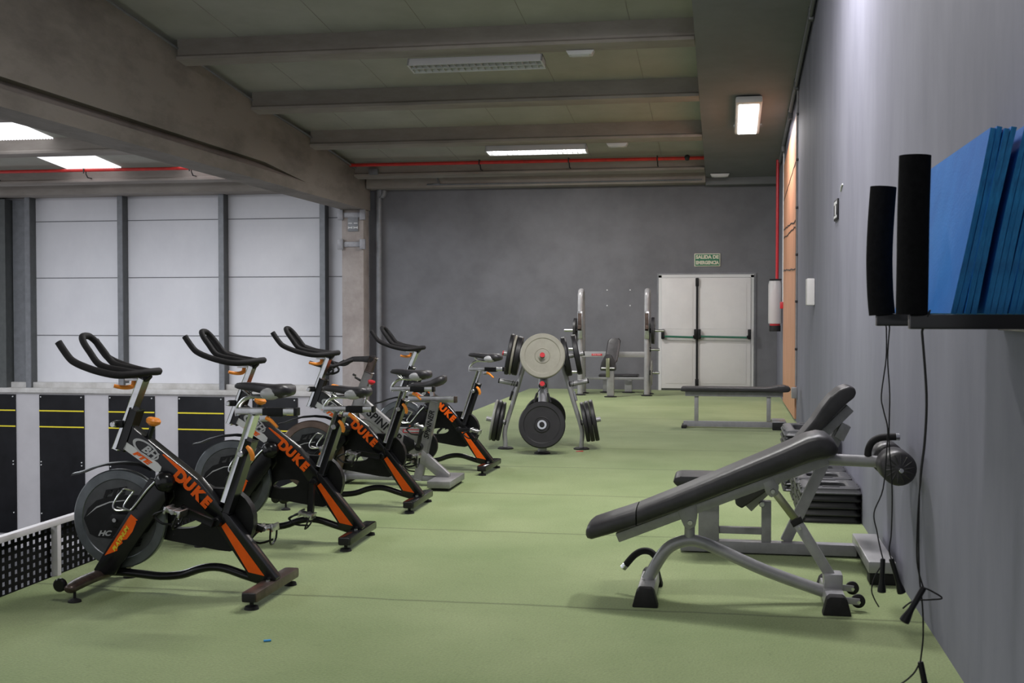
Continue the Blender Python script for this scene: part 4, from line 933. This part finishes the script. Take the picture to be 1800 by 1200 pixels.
for y0, y1 in ((5.44, 5.66), (5.78, 6.00)):
    rl = MB().lathe([(0, 0), (.03, 0), (.062, .006), (.076, .020), (.077, .10), (.077, .20), (.062, .214), (.03, .22), (0, .22)], (.755, y0, .668), (0, 1, 0), 32).build('foam_roller', M_pad, t, 50)
    m = MB()
    for k in range(14):
        a = 2 * PI * k / 14; p0 = V((.755 + .022 * math.cos(a), y0 + .001, .668 + .022 * math.sin(a))); p1 = V((.755 + .062 * math.cos(a + .12), y0 + .007, .668 + .062 * math.sin(a + .12)))
        m.tube([p0, lerp(p0, p1, .5) - V((0, .003, 0)), p1], [.002, .0045, .003], 6)
    tag_ = m.build('gathered_cover', M_pad, rl)

# ------------------------------------------------------------------ second bench behind it
t = thing('incline_bench', 'grey incline bench behind the adjustable bench, black pad pointing up to the wall', 'bench', (.25, 6.8, 0), world=True)
yb = 6.82
MB().bx(-.245, .72, yb - .04, yb + .04, .008, .070, .005).build('base_beam', M_grey2, t)
c = MB().bx(.705, .838, 6.12, 6.90, .060, .118, .008).build('cross_foot', M_grey, t)
for y_ in (6.19, 6.84): MB().bx(.712, .846, y_ - .06, y_ + .06, .0, .066, .008).build('end_cap', M_rubber, c)
MB().bx(-.145, -.030, yb - .035, yb + .035, .07, .385, .005).build('seat_post', M_grey2, t)
MB().bx(.204, .257, yb - .03, yb + .03, .07, .30, .005).build('back_post', M_grey2, t)
MB().bx(-.03, .204, yb - .02, yb + .02, .110, .148, .004).build('brace', M_grey2, t)
MB().beam((.338, yb + .03, .07), (.640, yb + .03, .72), .045, .060, (0, 1, 0), .005).build('diagonal_strut', M_grey2, t)
m = MB(); m.beam((.620, yb, .655), (.660, yb, .735), .06, .055, (0, 1, 0), .005); m.build('roller_arm', M_grey2, t)
m = MB(); m.prism([(-.285, .41), (-.275, .435), (-.24, .445), (-.05, .445), (.04, .44), (.05, .41), (.03, .385), (-.26, .385)], yb - .14, yb + .14, .016); m.build('seat_pad', M_pad, t, 50)
bp = [(.051, .345), (.062, .290), (.094, .270), (.235, .375), (.40, .555), (.536, .730), (.60, .805), (.655, .862), (.690, .890), (.702, .918), (.692, .945), (.662, .955), (.616, .938), (.565, .895), (.523, .840), (.476, .765), (.36, .62), (.19, .450)]
m = MB(); m.prism(bp[::-1], yb - .13, yb + .13, .022, 3); m.build('back_pad', M_pad, t, 50)
m = MB(); m.beam((.130, yb, .258), (.680, yb, .828), .07, .050, (0, 1, 0), .005); m.build('pad_rail', M_grey2, t)
MB().cyl((.205, yb - .05, .285), (.205, yb + .05, .285), .016, 12, .003).build('pivot', M_alu, t)

# ------------------------------------------------------------------ stacks of aerobic risers along the wall
def riser(x, y, z, m, label, group, sx=.385, sy=.40, h=.0455, rz=0):
    t = bpy.data.objects.new('step_riser', riser_mesh(sx, sy, h, m)); COL.objects.link(t); t.location = (x, y, z); t.rotation_euler = (0, 0, rz)
    return tag(t, label, 'step riser', group)
RM = {}
def riser_mesh(sx, sy, h, m):
    key = (sx, sy, h, m.name)
    if key in RM: return RM[key]
    q = MB(); w = .075
    def lp(a, b, z, r=.06):
        out = []
        for cx, cy, a0 in ((a - r, b - r, 0), (-a + r, b - r, PI / 2), (-a + r, -b + r, PI), (a - r, -b + r, 1.5 * PI)):
            for k in range(5): an = a0 + k * PI / 8; out.append((cx + r * math.cos(an), cy + r * math.sin(an), z))
        return out
    a, b = sx / 2, sy / 2
    S = [lp(a, b, 0, .03), lp(a, b, .008, .03), lp(a - .012, b - .012, h * .55, .04), lp(a - .014, b - .014, h - .008, .04), lp(a - .026, b - .026, h, .04), lp(a - w, b - w, h, .05), lp(a - w - .012, b - w - .012, h - .010, .05), lp(a - w - .012, b - w - .012, .0, .05)]
    bm = bmesh.new(); R = [[bm.verts.new(p) for p in s] for s in S]; n = len(R[0])
    for A, B in zip(R, R[1:] + R[:1]):
        for k in range(n): bm.faces.new((A[k], A[(k + 1) % n], B[(k + 1) % n], B[k]))
    bmesh.ops.recalc_face_normals(bm, faces=bm.faces[:])
    q._add(bm)
    for sxx in (-1, 1):
        for yy in (-.09, 0, .09): q.box((sxx * (a - .012), yy, h * .5), (.016, .05, h * .5), None, .004)
    for syy in (-1, 1): q.box((0, syy * (b - .045), h + .001), (.11, .022, .008), None, .003)
    me = bpy.data.meshes.new('step_riser'); q.bm.to_mesh(me); q.bm.free(); me.materials.append(m)
    me.polygons.foreach_set('use_smooth', [True] * len(me.polygons)); me.set_sharp_from_angle(angle=math.radians(35)); RM[key] = me
    return me
ordn = ['lowest', 'second lowest', 'third lowest', 'fourth lowest', 'topmost']
stk = [(7.93 + .15, 'stack nearest the camera'), (8.52, 'second stack from the camera'), (8.96, 'third stack from the camera')]
for si, (y_, w) in enumerate(stk):
    for k in range(5):
        x = .672 + random.uniform(-.004, .004); mt = M_stepg if k == 4 else M_steps
        riser(x, y_ + random.uniform(-.006, .006), k * .0462, mt, ('worn grey-topped' if k == 4 else 'black') + ' step riser, ' + ordn[k] + ' of the ' + w, 'step risers stacked along the right wall')
for k in range(10):
    riser(.640 + random.uniform(-.004, .004), 9.55, k * .0462, M_stepg if k == 9 else M_steps, ('grey-topped' if k == 9 else 'black') + ' step riser in the taller stack farthest back' + (', on top' if k == 9 else ''), 'step risers stacked along the right wall' if k == 9 else 'black risers of the taller farthest stack', .40, .66)

# ------------------------------------------------------------------ wall rack with foam arms, blue mats, skipping ropes
t = thing('mat_rack', 'black wall rack with two upturned arms in foam sleeves, holding blue mats', 'rack', (.6, 3.4, 1.31), world=True)
for y_, nm in ((3.10, 'near'), (3.76, 'far')):
    a = MB().bx(.462 - .012, .866, y_ - .02, y_ + .02, 1.316, 1.3525, .003).build('arm', M_black, t)
    u = MB().cyl((.462, y_, 1.34), (.462, y_, 1.70 if y_ < 3.5 else 1.69), .014, 10).build('arm_upright', M_black, t)
    top = 1.742
    if y_ < 3.5: pts = [(.450, y_, 1.352), (.451, y_, 1.45), (.452, y_, 1.60), (.455, y_, 1.745)]
    else: pts = [(.461, y_, 1.350), (.455, y_, 1.42), (.452, y_, 1.52), (.455, y_, 1.62), (.462, y_, 1.735)]
    q = MB(); q.tube([(x + .006, a_, z) for x, a_, z in pts], .0385, 24, sub=5); q.build('foam_sleeve', M_fur, t, 50)
MB().bx(.85, .866, 2.9, 4.0, 1.30, 1.37, .003).build('wall_bar', M_black, t)
ML, MH, MT = 1.02, .475, .0140
lean = math.atan(.093 / .473)
names = ['first', 'second', 'third', 'fourth', 'fifth', 'sixth', 'seventh', 'eighth', 'ninth', 'tenth', 'eleventh', 'twelfth']
def mat_obj(xb, i, lab):
    q = MB(); seg = 14
    # slab standing on its long edge, leaning to the wall; near end slightly ragged
    bow = random.uniform(-.004, .004); dy = random.uniform(-.006, .006); dh = random.uniform(-.006, .006)
    secs = []
    for k in range(seg + 1):
        u = k / seg; z = u * (MH + dh); off = bow * math.sin(PI * u); r = random.uniform(-.0015, .0015)
        secs.append([(off - MT / 2 + .0004, r, z), (off - MT / 2 + .0004, ML, z), (off + MT / 2 - .0004, ML, z), (off + MT / 2 - .0004, r * -1, z)])
    q.loft(secs)
    me_o = q.build('exercise_mat', M_blue, None, 30)
    me = me_o.data
    # bring mesh back to a clean local frame
    me_o.location = (xb, 3.15 + dy, 1.3535); me_o.rotation_euler = (0, lean, 0)
    mn = min(v.co.y for v in me.vertices)
    me.transform(Matrix.Translation((0, -mn, 0)))
    me.materials.append(M_bluee)
    for p in me.polygons:
        if abs(p.normal.x) < .7: p.material_index = 1
    return tag(me_o, lab, 'mat', 'blue exercise mats on the wall rack')
for i in range(4): mat_obj(.566 + i * .0147, i, 'blue exercise mat on the rack, %s from the left in the loose front bundle' % names[i])
for i in range(8): mat_obj(.566 + 4 * .0147 + .018 + i * .0147, i, 'blue exercise mat in the tight bundle by the wall, %s from its left' % names[i])

def rope(lab, strands, handles):
    t = thing('skipping_rope', lab, 'skipping rope', (strands[0][0][0], strands[0][0][1], .45), world=True)
    for s in strands: MB().tube(s, .0022, 6, sub=5).build('cord', M_rubber, t, 60)
    for a, b in handles:
        a, b = V(a), V(b); d = b - a; L = d.length; dn = d.normalized()
        h = MB().lathe([(0, 0), (.006, 0), (.0075, .004), (.0075, L * .62), (.0085, L * .70), (.0125, L * .9), (.0128, L * .98), (.009, L), (0, L)], a, dn, 14).build('handle', M_plastic, t)
rope('skipping rope with two dark handles hanging from the farther rack arm', [[(0.48, 3.76, 1.31), (0.48, 3.76, 1.218), (0.467, 3.76, 1.108), (0.473, 3.76, 1.062), (0.486, 3.76, 1.006), (0.484, 3.76, 0.942), (0.474, 3.76, 0.821), (0.448, 3.76, 0.747), (0.457, 3.76, 0.691), (0.466, 3.76, 0.645), (0.475, 3.76, 0.608)],
 [(0.492, 3.78, 1.31), (0.487, 3.78, 1.217), (0.494, 3.78, 1.106), (0.493, 3.78, 0.967), (0.503, 3.78, 0.819), (0.502, 3.78, 0.689), (0.496, 3.78, 0.633), (0.502, 3.78, 0.605)],
 [(0.48, 3.76, 1.31), (0.472, 3.775, 1.36), (0.482, 3.785, 1.362), (0.492, 3.78, 1.31)],
 [(0.481, 3.77, 0.597), (0.455, 3.77, 0.554), (0.444, 3.77, 0.512), (0.451, 3.77, 0.484), (0.466, 3.77, 0.457)]], [((0.475, 3.76, 0.608), (0.472, 3.76, 0.504)), ((0.502, 3.78, 0.605), (0.534, 3.78, 0.499))])
rope('skipping rope hanging lowest from the nearer rack arm, one handle swung forward', [[(0.482, 3.1, 1.31), (0.494, 3.1, 1.153), (0.491, 3.1, 1.04), (0.483, 3.1, 0.964), (0.475, 3.1, 0.857), (0.474, 3.1, 0.736), (0.489, 3.1, 0.672)],
 [(0.483, 3.12, 1.31), (0.495, 3.12, 1.152), (0.492, 3.12, 1.038), (0.483, 3.12, 0.946), (0.48, 3.12, 0.808), (0.483, 3.12, 0.694), (0.491, 3.12, 0.617), (0.493, 3.12, 0.541), (0.487, 3.12, 0.479)],
 [(0.482, 3.1, 1.31), (0.493, 3.08, 1.355), (0.500, 3.11, 1.358), (0.483, 3.12, 1.31)],
 [(0.492, 3.11, 0.669), (0.514, 3.11, 0.659), (0.536, 3.11, 0.644), (0.507, 3.11, 0.639), (0.467, 3.11, 0.634), (0.442, 3.11, 0.614)],
 [(0.485, 3.12, 0.475), (0.47, 3.12, 0.447), (0.437, 3.12, 0.418), (0.386, 3.12, 0.396)]], [((0.491, 3.1, 0.672), (0.443, 3.1, 0.582)), ((0.487, 3.12, 0.479), (0.503, 3.12, 0.399))])

# small litter on the turf
tag(MB().box((-1.853, 4.639, .004), (.03, .016, .006), Matrix.Rotation(.5, 3, 'Z'), .002).build('paper_scrap', mat('blue_scrap', (.03, .25, .55), .6)), 'tiny blue scrap lying on the green floor in the foreground', 'litter')
tag(MB().box((-1.388, 11.50, .004), (.07, .03, .006), Matrix.Rotation(.3, 3, 'Z'), .002).build('plastic_scrap', M_red), 'small red scrap on the floor by the right foot of the weight tree', 'litter')
